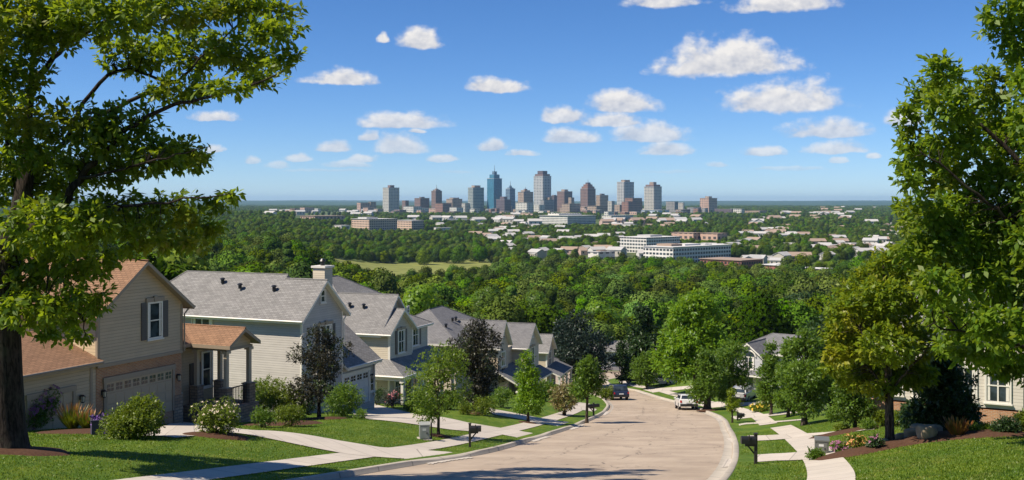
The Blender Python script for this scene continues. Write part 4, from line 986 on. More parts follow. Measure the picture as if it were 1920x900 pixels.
S('small bright bush on the lawn beneath the tall purple tree', 872, 777, 34, 26, 'shrub', 1400, 64, .13)
S('large rounded yellow green bush right of the tall purple tree trunk', 908, 779, 54, 38, 'shrub', 2200, 65, .13)
S('dark bush against the charcoal roofed house', 940, 764, 56, 40, 'green', 1900, 66, .18)
S('low mound shrub nearest the second driveway edge', 976, 776, 30, 15, 'green', 900, 67, .13)
S('low mound shrub beside the bright pyramidal tree', 1003, 777, 24, 13, 'green', 700, 68, .13)
S('tall dark bush beside the end house porch', 1022, 752, 50, 40, 'green', 2600, 69, .24)
S('bright ragged bush on the verge left of the dark blue car', 1136, 748, 40, 22, 'shrub', 1700, 70, .22)
S('clipped low shrub in the right bed, left of the small shrubby tree', 1578, 810, 34, 16, 'shrub', 1300, 71, .10)
S('rounded low shrub in the right bed, right of the small shrubby tree', 1630, 806, 38, 20, 'green', 1300, 72, .10)
S('upright yellow bush before the brick based house', 1652, 800, 30, 34, 'shrub', 1600, 73, .12)
S('upright bush under the white windows, right of the forked trunk', 1684, 800, 28, 30, 'shrub', 1400, 74, .12)
S('ball shaped bush half in shade near the wide mid green tree', 1562, 792, 32, 26, 'green', 1500, 75, .13)
S('low hedge like shrub beneath the dark evergreen, left piece', 1826, 817, 34, 20, 'green', 1600, 76, .09)
S('low hedge like shrub beneath the dark evergreen, right piece', 1852, 815, 32, 18, 'green', 1500, 77, .09)
S('grey leaved bush at the stone base of the bay window', 1886, 817, 52, 36, 'deep', 2400, 78, .10)
S('yellow tinted bush at the right margin below the white siding', 1922, 813, 50, 44, 'shrub', 2400, 79, .11)
S('pink flowering clump in the mulch bed nearest the grey box', 1577, 852, 44, 24, 'green', 1100, 80, .09, ('magenta', .08), nfl=60)
S('orange flowering clump in the middle of the mulch bed', 1607, 849, 46, 38, 'shrub', 1300, 81, .10, ('orange', .09), nfl=38)
S('purple flowering clump beside the trunk in the mulch bed', 1640, 846, 40, 30, 'deep', 1100, 82, .09, ('magenta', .07), nfl=26)
S('low green tuft at the pavement edge beside the grey box', 1531, 862, 40, 18, 'green', 1200, 83, .10)
S('yellow flowering bush by the right driveways, before the slim dark tree', 1424, 772, 46, 16, 'shrub', 1500, 84, .17, ('yellow', .11), nfl=60)
def tuft(label, px, py, wpx, hpx, leaf, n, seed):
    g = np.random.default_rng(seed); b = G(px, py); s = b.y/F; w, hh = wpx*s, hpx*s; root = empty('ornamental_grass', b, 0, label, 'grass plant')
    a = g.random(n)*6.283; lean = .15+.75*g.random(n); D = unit(np.stack([np.cos(a)*lean, np.sin(a)*lean, np.ones(n)], -1))
    Pt = np.stack([np.cos(a)*w*.12*g.random(n), np.sin(a)*w*.12*g.random(n), np.zeros(n)], -1)
    N = unit(np.stack([np.cos(a), np.sin(a), -.2*np.ones(n)], -1)); L = hh*(.7+.4*g.random(n))
    V, f = leaf_quads(Pt, N, D, L, .035+.02*g.random(n), .3)
    raw_mesh('blades', V, f, 4, LF[leaf], root)
    V2, f2 = leaf_quads(Pt[:n//4]+D[:n//4]*(L[:n//4, None]*.8), N[:n//4], D[:n//4], L[:n//4]*.45, .05, .3); raw_mesh('seed_head', V2, f2, 4, LF['orange'], root)
tuft('orange tipped grass tuft on the mulch beside the purple planter', 136, 807, 44, 44, 'shrub', 340, 90)
tuft('smaller orange tipped grass tuft touching the purple planter', 163, 808, 32, 36, 'shrub', 220, 91)
tuft('rust coloured grass tuft before the dark evergreen', 1794, 822, 40, 34, 'orange', 420, 92)
# purple planter box full of violet flowers
b = G(203, 814); s = b.y/F; t = empty('flower_planter', b, R2(24), 'square dark purple planter box of violet flowers on the mulch', 'planter')
mb = MB(); W_, D_, H_ = 60*s/2, .55, 30*s
for a in ((-W_,W_,-D_,-D_+.08,0,H_),(-W_,W_,D_-.08,D_,0,H_),(-W_,-W_+.08,-D_+.081,D_-.081,0,H_),(W_-.08,W_,-D_+.081,D_-.081,0,H_)): mb.box(*a)
mb.box(-W_-.04,W_+.04,-D_-.04,-D_+.1,H_+.001,H_+.06); mb.box(-W_-.04,W_+.04,D_-.1,D_+.04,H_+.001,H_+.06)
mb.build('box', plain('dark_purple_planter', (.055,.045,.085), .7, var=.4, scale=5), t)
g = np.random.default_rng(5); n = 1300; Pt = np.stack([(g.random(n)*2-1)*W_*.95, (g.random(n)*2-1)*D_*.95, H_*.75+g.random(n)*.28], -1)
fr = g.random(n) < .45; Pt[fr, 1] = -D_-.02-.12*g.random(fr.sum()); Pt[fr, 2] = H_*(.25+.75*g.random(fr.sum())); Pt[fr, 0] = W_*(-.3+1.3*g.random(fr.sum()))
V, f = leaf_quads(Pt, unit(g.normal(size=(n, 3))+np.array([0,-.6,.6])), unit(g.normal(size=(n, 3))), .09, .07); raw_mesh('blossom', V[:2800], f[:700], 4, FL['violet'], t)
raw_mesh('foliage', V[2800:], f[700:]-2800, 4, LF['purple'], t)
# ------------------------------------------------------------------ mulch beds and stones
q = G(45, 846); bed('mulch_bed', q.x-.2, q.y-.2, 1.7, 1.5, 0)
q = G(170, 812); bed('mulch_bed', q.x, q.y+.8, 3.3, 1.6, R2(66-90))
q = G(407, 817); bed('mulch_bed', q.x, q.y, 1.5, 1.0)
q = G(520, 796); bed('mulch_bed', q.x+.2, q.y+.8, 2.0, 3.2, R2(-20))
q = G(602, 786); bed('mulch_bed', q.x+.3, q.y, 1.3, 1.1)
for a in ((826,818,.7,.8),(889,775,1.0,1.0),(990,793,.7,.8),(1668,838,1.1,1.0),(1326,770,1.0,1.0)): q = G(a[0], a[1]); bed('mulch_bed', q.x, q.y, a[2], a[3], hump=.08)
q = G(1640, 843); bed('mulch_bed', q.x, q.y, 2.7, 1.15, R2(24), .2)
q = G(1762, 826); bed('mulch_bed', q.x+.6, q.y+1.0, 3.4, 1.5, R2(4), .22)
q = G(1600, 809); bed('mulch_bed', q.x, q.y+.4, 2.3, 1.0, R2(14))
q = G(1875, 819); bed('mulch_bed', q.x, q.y+.6, 2.4, .9, 0)
M['rock'] = plain('sandstone_boulder', (.33,.25,.165), .9, var=.5, scale=3)
def rock(label, px, py, wpx, hpx, seed, dy=.2):
    g = np.random.default_rng(seed); b = G(px, py); s = b.y/F; import bmesh
    bm = bmesh.new(); bmesh.ops.create_icosphere(bm, subdivisions=3, radius=1)
    ph = g.random(6)*6.28
    for v in bm.verts:
        c = v.co; k = 1+.16*math.sin(2.3*c.x+ph[0])+.14*math.sin(2.9*c.y+ph[1])+.10*math.sin(4.1*c.z+ph[2])+.05*math.sin(9*c.x+7*c.y+ph[3])
        q = Vector((max(-.78, min(.78, c.x*k)), max(-.8, min(.8, c.y*k)), max(-.7, min(.72, c.z*k)))); v.co = Vector((q.x*wpx*s/1.5, q.y*wpx*s/1.9, q.z*hpx*s/1.35+hpx*s*.38))
    me = bpy.data.meshes.new('boulder'); bm.to_mesh(me); bm.free(); me.materials.append(M['rock']); me.polygons.foreach_set('use_smooth', np.ones(len(me.polygons), bool))
    o = bpy.data.objects.new('boulder', me); C.objects.link(o); o.location = b+Vector((0, 0, dy)); o.rotation_euler = (0, 0, g.random()*.6)
    tag(o, label, 'boulder', 'tan boulders edging the right mulch bed')
for i, a in enumerate([(1688,831,24,12,'low tan boulder nearest the forked trunk'),(1706,829,26,17,'broad tan boulder in front of the mossy topped one'),(1722,823,30,20,'tan boulder with a mossy looking top in the group by the evergreen'),(1738,828,32,24,'largest blocky tan boulder of the group by the evergreen'),(1752,819,22,16,'square tan boulder at the right end of the group, set back'),(1660,838,14,8,'small flat tan stone left of the forked trunk')]): rock(a[4], a[0], a[1], a[2], a[3], 100+i, .16)
# ------------------------------------------------------------------ mailboxes, utility boxes, cars
M['post'] = plain('dark_brown_post', (.030,.024,.020), .6); M['box_grey'] = plain('utility_grey_paint', (.30,.31,.29), .55, var=.2, scale=3); M['box_dark'] = plain('grey_green_metal', (.13,.135,.12), .5, var=.2, scale=3)
M['rubber'] = plain('tyre_rubber', (.018,.018,.018), .85); M['rim'] = plain('alloy_rim', (.42,.42,.43), .35, .7); M['red_lens'] = plain('red_tail_lens', (.35,.015,.012), .25); M['plate'] = plain('pale_plate', (.62,.62,.6), .5)
def mailbox(label, px, py, hpx, arm, seed, twin=False, rz=0):
    b = G(px, py); hh = hpx*b.y/F; t = empty('mailbox', b, rz, label, 'mailbox', 'mailboxes along the street')
    mb = MB(); mb.box(-.055,.055,-.055,.055,-.3,hh); mb.prism([(-.07,-.07,hh+.001),(.07,-.07,hh+.001),(.07,.07,hh+.001),(-.07,.07,hh+.001)], (0,0,.04)); mb.build('post', M['post'], t)
    zb = hh-.34; mb = MB(); mb.box(min(0,arm*.50)-.02,max(0,arm*.50)+.02,-.045,.045,zb-.10,zb-.01); mb.prism([(0.056*np.sign(arm),-.03,zb-.42),(0.056*np.sign(arm),-.03,zb-.32),(arm*.33,-.03,zb-.101),(arm*.42,-.03,zb-.101)], (0,.06,0)); mb.build('bracket', M['post'], t)
    for sg in ((1, -1) if twin else (1,)):
        a = arm*sg; c = a*.36; L, w = .27, .12; prof = [(w*math.cos(q), w*math.sin(q)) for q in np.linspace(0, math.pi, 9)]
        mb = MB(); mb.prism([(c-L, y, zb+.001) for y in (w, -w)] + [(c-L, -y, zb+.15+z) for y, z in prof[::1]], (2*L, 0, 0)); bx = mb.build('letter_box', M['black_metal'], t)
        d = MB(); d.box(c+L+.001 if a < 0 else c-L-.02, c+L+.02 if a < 0 else c-L-.001, -w*.9, w*.9, zb+.02, zb+.2); d.build('box_door', M['black_metal'], bx)
        fl = MB(); fl.box(c-.02,c+.02,-w-.025,-w-.005,zb+.12,zb+.34); fl.build('flag', M['post'], bx)
    return t
mailbox('black mailbox on a bracketed post beside the right pavement, largest of the mailboxes', 1417, 871, 57, -.75, 1)
mailbox('black mailbox on the left verge beside the young yellow green tree', 881, 839, 44, .75, 2)
mailbox('twin black mailbox on one post near the bend of the left kerb', 1113, 780, 24, -.7, 3, True, .4)
mailbox('small dark mailbox by the sapling on the right kerb', 1383, 789, 16, .7, 4)
def utility_box(label, px, py, wpx, hpx, mat, rz, seed, post=False):
    b = G(px, py); s = b.y/F; w, hh = wpx*s, hpx*s; t = empty('utility_box', b, rz, label, 'utility box', 'utility boxes on the lawns')
    mb = MB(); mb.box(-w/2,w/2,-.28,.28,.06,hh*.9); mb.prism([(-w/2-.03,-.31,hh*.9+.001),(w/2+.03,-.31,hh*.9+.001),(w/2+.03,.31,hh*.95),(-w/2-.03,.31,hh*.95)], (0,0,.05)); mb.build('cabinet', M[mat], t)
    d = MB(); d.box(-w/2+.05,w/2-.05,-.305,-.2805,.14,hh*.84); d.box(-w/2-.02,-w/2-.001,-.2,.2,.14,hh*.84); dd = d.build('door', M['box_dark' if mat == 'box_dark' else 'box_grey'], t)
    k = MB(); k.box(w/2-.16,w/2-.12,-.33,-.3055,hh*.4,hh*.52); k.build('latch', M['black_metal'], dd)
    n = MB(); n.box(-.12,.06,-.309,-.3055,hh*.6,hh*.74); n.build('notice', M['plate'], dd)
    pl = MB(); pl.box(-w/2-.12,w/2+.12,-.4,.4,-.25,.055); pl.build('plinth', M['kerb'], t)
    if post: q = MB(); q.box(w/2+.06,w/2+.13,-.05,.02,-.2,hh*1.02); q.build('marker_post', M['post'], t)
utility_box('pale grey utility box with a dark post beside the young yellow green tree', 796, 824, 18, 31, 'box_grey', .15, 1, True)
utility_box('dark grey utility cabinet standing by the right pavement and mulch bed', 1541, 852, 24, 30, 'box_dark', -.25, 2)
def paint(name, col): 
    m = plain(name, col, .3, 0, .04); m.node_tree.nodes['Principled BSDF'].inputs['Coat Weight'].default_value = .7; return m
def car(label, x, y, rz, col, style='suv', cat='car'):
    b = Vector((x, y, 0)); L, Wd, Ht = (4.7, 1.9, 1.72) if style == 'suv' else (4.3, 1.8, 1.5)
    f = Vector((math.cos(rz), math.sin(rz), 0)); rr = Vector((-f.y, f.x, 0))
    zf = -drop(y+f.y*1.4)-ROAD_LOW; zb = -drop(y-f.y*1.4)-ROAD_LOW; b.z = float((zf+zb)/2); pitch = math.atan2(float(zf-zb), 2.8)
    t = empty('parked_car', b, 0, label, cat, 'cars parked along the street'); t.rotation_euler = (0, -pitch, rz)
    pm = paint('car_paint', col); h2 = L/2
    side = [(-h2,.35),(-h2-.03,.62),(-h2+.04,.98),(-h2+.10,1.02),(h2*.42,1.02),(h2*.90,.88),(h2,.66),(h2+.02,.36)]
    mb = MB(); n = len(side)
    # body: side profile swept over three widths so the flanks tumble home
    V = []; 
    for wv, sh in ((-Wd/2,0),(-Wd/2+.05,.05),(Wd/2-.05,.05),(Wd/2,0)):
        pass
    sect = [(-1,.96),(-.97,1.0),(.97,1.0),(1,.96)]
    for sx_, k in sect:
        for (px_, pz_) in side: V.append((px_*k if abs(sx_) == 1 else px_, sx_*Wd/2, pz_ if abs(sx_) < 1 else .36+(pz_-.36)*.97))
    fs = [tuple(range(n-1, -1, -1)), tuple(3*n+i for i in range(n))]
    for j in range(3):
        for i in range(n): a = j*n+i; c = j*n+(i+1) % n; fs.append((a, c, c+n, a+n))
    mb.add(V, fs); mb.build('body', pm, t)
    rl, fl_ = (-h2+.12, h2*.44) if style == 'suv' else (-h2+.10, h2*.46); tz = Ht
    cab = [(rl,1.021),(rl+.22 if style == 'suv' else rl+.30,tz-.08),(rl+.45 if style == 'suv' else rl+.55,tz),(h2*.02,tz),(h2*.12,tz-.05),(fl_,1.021)]
    mb = MB(); w0, w1 = Wd/2-.07, Wd/2-.22; m = len(cab); zz = lambda z: (z-1.02)/(tz-1.02)
    V = [(a, -(w0+(w1-w0)*zz(z)), z) for a, z in cab]+[(a, (w0+(w1-w0)*zz(z)), z) for a, z in cab]
    mb.add(V, [tuple(range(m)), tuple(range(2*m-1, m-1, -1))]+[(i, m+i, m+(i+1) % m, (i+1) % m) for i in range(m)]); mb.build('cabin', pm, t)
    def quad(name, pts, mat, d, parent=t):
        q = MB(); q.prism(pts, Vector(d)); return q.build(name, mat, parent)
    a, c = cab[0], cab[1]
    lerp = lambda p, q, k: (p[0]+(q[0]-p[0])*k, p[1]+(q[1]-p[1])*k)
    p0, p1 = lerp(a, c, .14), lerp(a, c, .92); W_ = lambda z: w0+(w1-w0)*zz(z)-.10
    quad('rear_window', [(p0[0]-.001,-W_(p0[1]),p0[1]),(p0[0]-.001,W_(p0[1]),p0[1]),(p1[0]-.001,W_(p1[1]),p1[1]),(p1[0]-.001,-W_(p1[1]),p1[1])], M['glass'], (-.02,0,.004))
    p0, p1 = lerp(cab[5], cab[4], .1), lerp(cab[5], cab[4], .95)
    quad('windscreen', [(p0[0]+.001,-W_(p0[1]),p0[1]),(p0[0]+.001,W_(p0[1]),p0[1]),(p1[0]+.001,W_(p1[1]),p1[1]),(p1[0]+.001,-W_(p1[1]),p1[1])], M['glass'], (.02,0,.006))
    for sg in (-1, 1):
        za, zb_ = 1.08, tz-.13; ya, yb = sg*(w0+(w1-w0)*zz(za)+.002), sg*(w0+(w1-w0)*zz(zb_)+.002)
        for (xa, xb, xc, xd) in ((rl+.25, -.55, -.55, rl+.42 if style == 'suv' else rl+.52), (-.48, .32, .32, -.48), (.40, fl_-.22, h2*.08, .40 if .40 < h2*.08 else h2*.08)):
            quad('side_window', [(xa,ya,za),(xb,ya,za),(xc,yb,zb_),(xd,yb,zb_)], M['glass'], (0,sg*.012,0))
        quad('tail_light', [(-h2-.02,sg*(Wd/2-.22),.72),(-h2-.02,sg*(Wd/2-.05),.72),(-h2+.03,sg*(Wd/2-.05),.94),(-h2+.03,sg*(Wd/2-.20),.94)], M['red_lens'], (-.035,0,0))
        quad('headlight', [(h2*.97,sg*(Wd/2-.45),.62),(h2*.97,sg*(Wd/2-.08),.62),(h2*.95,sg*(Wd/2-.08),.80),(h2*.95,sg*(Wd/2-.45),.78)], M['plate'], (.07,0,0))
        q = MB(); q.box(.75,.95,sg*(Wd/2)-.02 if sg > 0 else -Wd/2-.18,sg*(Wd/2)+.18 if sg > 0 else -Wd/2+.02,1.0,1.14); q.build('wing_mirror', pm, t)
        for xw in (-L*.29, L*.31):
            q = MB(); q.disc((xw, sg*(Wd/2-.20), .35), (0, sg, 0), .35, .215, 18); wheel = q.build('wheel', M['rubber'], t)
            q = MB(); q.disc((xw, sg*(Wd/2+.016), .35), (0, sg, 0), .22, .012, 14); q.build('rim', M['rim'], wheel)
    q = MB(); q.box(-h2-.10,-h2-.032,-Wd/2+.06,Wd/2-.06,.36,.60); q.box(h2+.021,h2+.09,-Wd/2+.06,Wd/2-.06,.36,.58); q.build('bumper', M['black_metal'], t)
    q = MB(); q.box(-h2-.055,-h2-.032,-.26,.26,.66,.80); q.build('number_plate', M['plate'], t)
    return t
q = G(1159, 748); car('dark blue SUV parked at the left kerb near the bend, seen from behind', q.x, q.y+1.6, R2(98), (.022,.03,.055))
car('white hatchback parked at the right kerb under the thick trunked tree', 17.15, 105.0, R2(88), (.66,.66,.65), 'hatch')
def parked(label, px, py, rz, col, st='hatch'):
    q = G(px, py); c = car(label, q.x, q.y, rz, col, st); c.location.z = q.z+.02; c.rotation_euler = (0, 0, rz)
parked('silver grey car half hidden behind shrubs on a driveway of the right lawns', 1394, 750, R2(62), (.34,.34,.33))
parked('black car in the shade under the corner lawn trees', 1196, 718, R2(170), (.02,.02,.022))
parked('silver car in the shade under the biggest bright tree', 1236, 722, R2(170), (.55,.56,.57), 'suv')
parked('grey car on the cross street beside the grey green spruce', 1150, 697, R2(178), (.28,.28,.29), 'suv')
# ------------------------------------------------------------------ grass blades on the near lawns (nobody could count them)
g = np.random.default_rng(77); n = 330000
y = 15+ (g.random(n)**1.3)*52; x = (g.random(n)*2-1)*.5*y
d = road_d(x, y); ok = d > .3
for p in PAVED: ok &= ~inside(p, x, y)
for (cx, cy, rx, ry, rot) in BEDS:
    u = (x-cx)*math.cos(rot)+(y-cy)*math.sin(rot); v = -(x-cx)*math.sin(rot)+(y-cy)*math.cos(rot); ok &= (u/rx)**2+(v/ry)**2 > .96
x, y = x[ok], y[ok]; n = len(x)
Pt = np.stack([x, y, H(x, y)-.01], -1); T = unit(np.stack([g.normal(size=n)*.45, g.normal(size=n)*.45, np.ones(n)], -1)); N = unit(np.stack([g.normal(size=n), -np.abs(g.normal(size=n))-.3, np.ones(n)*.5], -1))
V, f = leaf_quads(Pt, N, T, .035+.05*g.random(n), .018+.012*g.random(n), .2)
LF['grass'] = leafmat('grass_blades', (.100,.175,.012), (.235,.290,.024), .38, (.32,.42,.015), stripes=True)
tag(raw_mesh('grass', V, f, 4, LF['grass']), 'short mown grass on the near lawns', 'grass', kind='stuff')
# ------------------------------------------------------------------ plain: fields, offices, houses, downtown
M['field'] = plain('dry_meadow', (.20,.215,.06), .9, var=.5, scale=.05, spec=.1); M['lot'] = plain('pale_pavement', (.34,.33,.31), .9, var=.3, scale=.05, spec=.1)
def far_sheet(name, px4, mat, off=.25, n=14):
    q = [G(a, b) for a, b in px4]; A = resample([q[0][:2], q[1][:2]], n); B = resample([q[3][:2], q[2][:2]], n); return ruled(name, A, B, off, mat, n), q
CLEAR = []      # polygons (x, y) kept free of trees
def clear_poly(q, grow=1.0):
    c = sum((Vector(p[:2]) for p in q), Vector((0, 0)))/len(q); CLEAR.append([tuple(c+(Vector(p[:2])-c)*grow) for p in q])
for nm, px4, mt in (('meadow', [(628,484),(905,484),(960,519),(585,519)], 'field'), ('meadow', [(560,500),(650,497),(660,515),(560,520)], 'field'), ('field', [(1590,487),(1680,486),(1690,497),(1590,497)], 'field'),
                    ('car_park', [(1000,488),(1110,487),(1110,497),(990,498)], 'lot'), ('car_park', [(1395,480),(1500,479),(1505,488),(1395,489)], 'lot'), ('field', [(1480,462),(1530,461),(1540,470),(1490,470)], 'field'), ('road', [(870,452),(1010,449),(1010,451),(870,455)], 'lot'),
                    ('car_park', [(1330,452),(1440,450),(1450,455),(1330,457)], 'lot'), ('car_park', [(1160,490),(1215,488),(1250,503),(1170,505)], 'lot'), ('field', [(1420,452),(1480,450),(1500,456),(1430,458)], 'field')):
    o, q = far_sheet(nm, px4, M[mt]); clear_poly(q)
def blockpts(w, d, a): c, s = math.cos(a), math.sin(a); return lambda x, y: (x*c-y*s, x*s+y*c)
def building(name, label, px0, pxc, px1, top, base, fac, roofm='roof_grey', Y=None, cat='building', group=None, roofbits=(), floors=None, sink=None):
    """corner-on block: px0..pxc is the sunlit left face, pxc..px1 the right face"""
    b = G(pxc, base) if Y is None else Vector(((pxc-CX)/F*Y, Y, -(base-HY)/F*Y)); s = b.y/F
    wl, wr = max((pxc-px0)*s, .5), max((px1-pxc)*s, .5); A = R2(43)
    la, lb = wl/math.sin(A), wr/math.cos(A)      # depth of left face, length of right face
    hh = (base-top)*s; t = empty(name, b, math.pi/2-A if False else A, label, cat, group)
    z0 = -min(25, hh*.3) if sink is None else -sink
    mb = MB(); mb.box(0, lb, 0, la, z0, hh); mb.build('walls', M[fac], t)
    e = min(wl, wr)*.03+.3
    r = MB(); r.box(-e, lb+e, -e, la+e, hh+.01, hh+max(.5, hh*.012)); r.build('roof', M[roofm], t)
    for (f0, f1, g0, g1, pt, mt) in roofbits:       # fractions of the plan, top in photograph pixels
        m = MB(); m.box(f0*lb, f1*lb, g0*la, g1*la, hh+max(.5, hh*.012)+.01, (base-pt)*s); m.build('roof_block', M[mt], t)
    q = Vector((b.x, b.y)); c_, s_ = math.cos(A), math.sin(A); P2 = lambda x, y: (b.x+x*c_-y*s_, b.y+x*s_+y*c_)
    g_ = 6 if hh < 40 else 20
    CLEAR.append([P2(-g_*2, -g_*3), P2(lb+g_, -g_*3), P2(lb+g_, la+g_), P2(-g_*2, la+g_)])
    t['_s'] = s; return t, lb, la, hh, s
M['roof_grey'] = plain('flat_roof_gravel', (.42,.41,.39), .9, scale=.1); M['roof_white'] = plain('white_membrane_roof', (.60,.585,.55), .8, scale=.1); M['roof_dark'] = plain('dark_roof_plant', (.12,.11,.115), .8, scale=.1); M['roof_tan'] = plain('tan_roof_house', (.32,.235,.175), .85, scale=.1)
fc = lambda n, *a, **k: M.__setitem__(n, facade(n, *a, **k))
fc('f_cream', (.50,.47,.40), (.07,.09,.12), 7.0, 9.2, .75); fc('f_brown', (.235,.15,.12), (.04,.045,.06), 7.0, 8.4, .8); fc('f_tan', (.42,.31,.22), (.06,.065,.08), 7.2, 8.8, .8); fc('f_brick', (.29,.155,.11), (.045,.045,.055), 7.2, 8.4, .85)
fc('f_greygreen', (.33,.36,.33), (.05,.08,.10), 7.0, 8.0, .6); fc('f_blue', (.045,.17,.25), (.03,.15,.24), 4.0, 3.0, .25, rough=.2); fc('f_bluegrey', (.15,.21,.27), (.04,.09,.14), 7.6, 7.1, .5); fc('f_purple', (.14,.105,.11), (.03,.03,.045), 7.2, 7.6, .8)
fc('f_grid', (.47,.47,.45), (.05,.07,.10), 7.2, 10.5, .8); fc('f_stripe', (.46,.43,.38), (.05,.06,.08), 30.0, 7.0, .9); fc('f_white', (.60,.57,.50), (.09,.10,.11), 8.0, 9.5, .9); fc('f_pink', (.50,.33,.25), (.10,.09,.09), 8.0, 10.5, .9)
fc('f_office', (.66,.64,.58), (.035,.05,.06), 4.2, 4.6, .55); fc('f_office_pink', (.60,.43,.32), (.08,.08,.085), 4.6, 5.5, .7); fc('f_low_brick', (.33,.15,.10), (.05,.05,.05), 4.0, 4.5, .7); fc('f_low_red', (.30,.12,.09), (.04,.04,.04), 4.2, 4.0, .7); fc('f_bluewhite', (.55,.60,.66), (.30,.38,.46), 5.0, 5.0, .7); fc('f_grey', (.30,.29,.28), (.06,.07,.08), 7.2, 8.4, .8)
def tower(label, x0, xc, x1, top, base, fac, Y, steps=(), antenna=None, roofm='roof_grey', name='tower_block', group=None):
    t, lb, la, hh, s = building(name, label, x0, xc, x1, top, base, fac, roofm, Y, 'tower', group)
    z = hh+max(.5, hh*.012)+.02; k = 0
    for (k, tp, mt) in steps:
        z1 = (base-tp)*s
        mb = MB(); mb.box(lb*k, lb*(1-k), la*k, la*(1-k), z, z1); mb.build('setback', M[mt], t)
        z = z1+.02
    if antenna:
        mb = MB(); mb.tube([(lb/2, la/2, z), (lb/2, la/2, (base-antenna)*s)], [1.4, .5], 6); mb.build('antenna', M['roof_dark'], t)
T = tower
T('wide pale grid tower with a flat cap, leftmost of the tall towers', 716,729,747,352,396,'f_cream',5000,[(.30,347,'f_brown')])
T('short dark brick block right of the wide pale leftmost tower', 753,760,766,376,396,'f_brown',5300)
T('brown block with a dark cap, left of the stepped brown tower with an antenna', 776,788,804,371.5,394,'f_brown',5100,[(.32,369,'roof_dark')])
T('stepped brown tower with a thin antenna, in the left part of downtown', 808,817,828,358,396,'f_brown',5050,[(.14,355.5,'f_brown'),(.34,353.5,'roof_tan')],346)
T('tan block with an upper storey set back, right of the stepped brown tower', 836,848,866,373,392,'f_tan',5200,[(.2,370.5,'f_tan')])
T('pale grey green tower with a tan cap, left of the blue glass tower', 877,887,907,352,396,'f_greygreen',5000,[(.22,347.5,'f_tan')])
T('tall blue glass tower with stepped crown and mast, bluest in the skyline', 913,926,941,335,396,'f_blue',5000,[(.16,327,'f_blue'),(.34,321,'f_bluegrey')],309)
T('dark purple brown block in front of the blue glass tower', 930,946,958,374,400,'f_purple',4800,[(.25,368.5,'f_purple')])
T('slim blue grey tower ending in a spire', 948,956,966,354,396,'f_bluegrey',5300,[(.18,351.5,'f_bluegrey'),(.36,348,'f_bluegrey')],339)
T('tan tower with a dark shaded side and small cap, left of the tallest grey tower', 971,982,1000,360,398,'f_tan',4900,[(.2,356.5,'f_tan'),(.38,354,'f_brown')],350)
T('tallest grey tower with vertical stripes and a broad stepped top', 1001,1018,1034,330.5,398,'f_grid',5000,[(.07,326,'f_brown'),(.22,320,'f_purple')])
T('dark rounded looking block just right of the tallest grey tower', 1033,1039,1046,367,394,'f_purple',5300,[(.2,365.5,'f_purple')])
T('brown slab block with flat top midway between the two tallest towers and the pale pair', 1045,1058,1074,359,394,'f_brown',5150,[(.28,355,'f_tan')])
T('reddish brown tower with a many stepped top', 1089,1102,1118,354,398,'f_brown',5000,[(.08,349.5,'f_brick'),(.2,345.5,'f_brick'),(.33,342,'f_purple')],336)
T('short tan and blue block right of the many stepped brown tower', 1118,1125,1142,366,394,'f_tan',5200,[(.3,363,'roof_dark')])
T('pale tower with a tan cap, left one of the pale pair', 1158,1170,1191,341.5,394,'f_grid',5050,[(.24,337,'f_tan')])
T('pale tower with strong vertical ribs, right one of the pale pair', 1210,1226,1243,350,398,'f_cream',4950,[(.08,346,'f_brown'),(.3,341,'f_tan')])
T('brown and cream balcony tower standing apart on the right of downtown', 1315,1329,1348,371.5,396,'f_pink',4900,[(.3,368,'f_tan')])
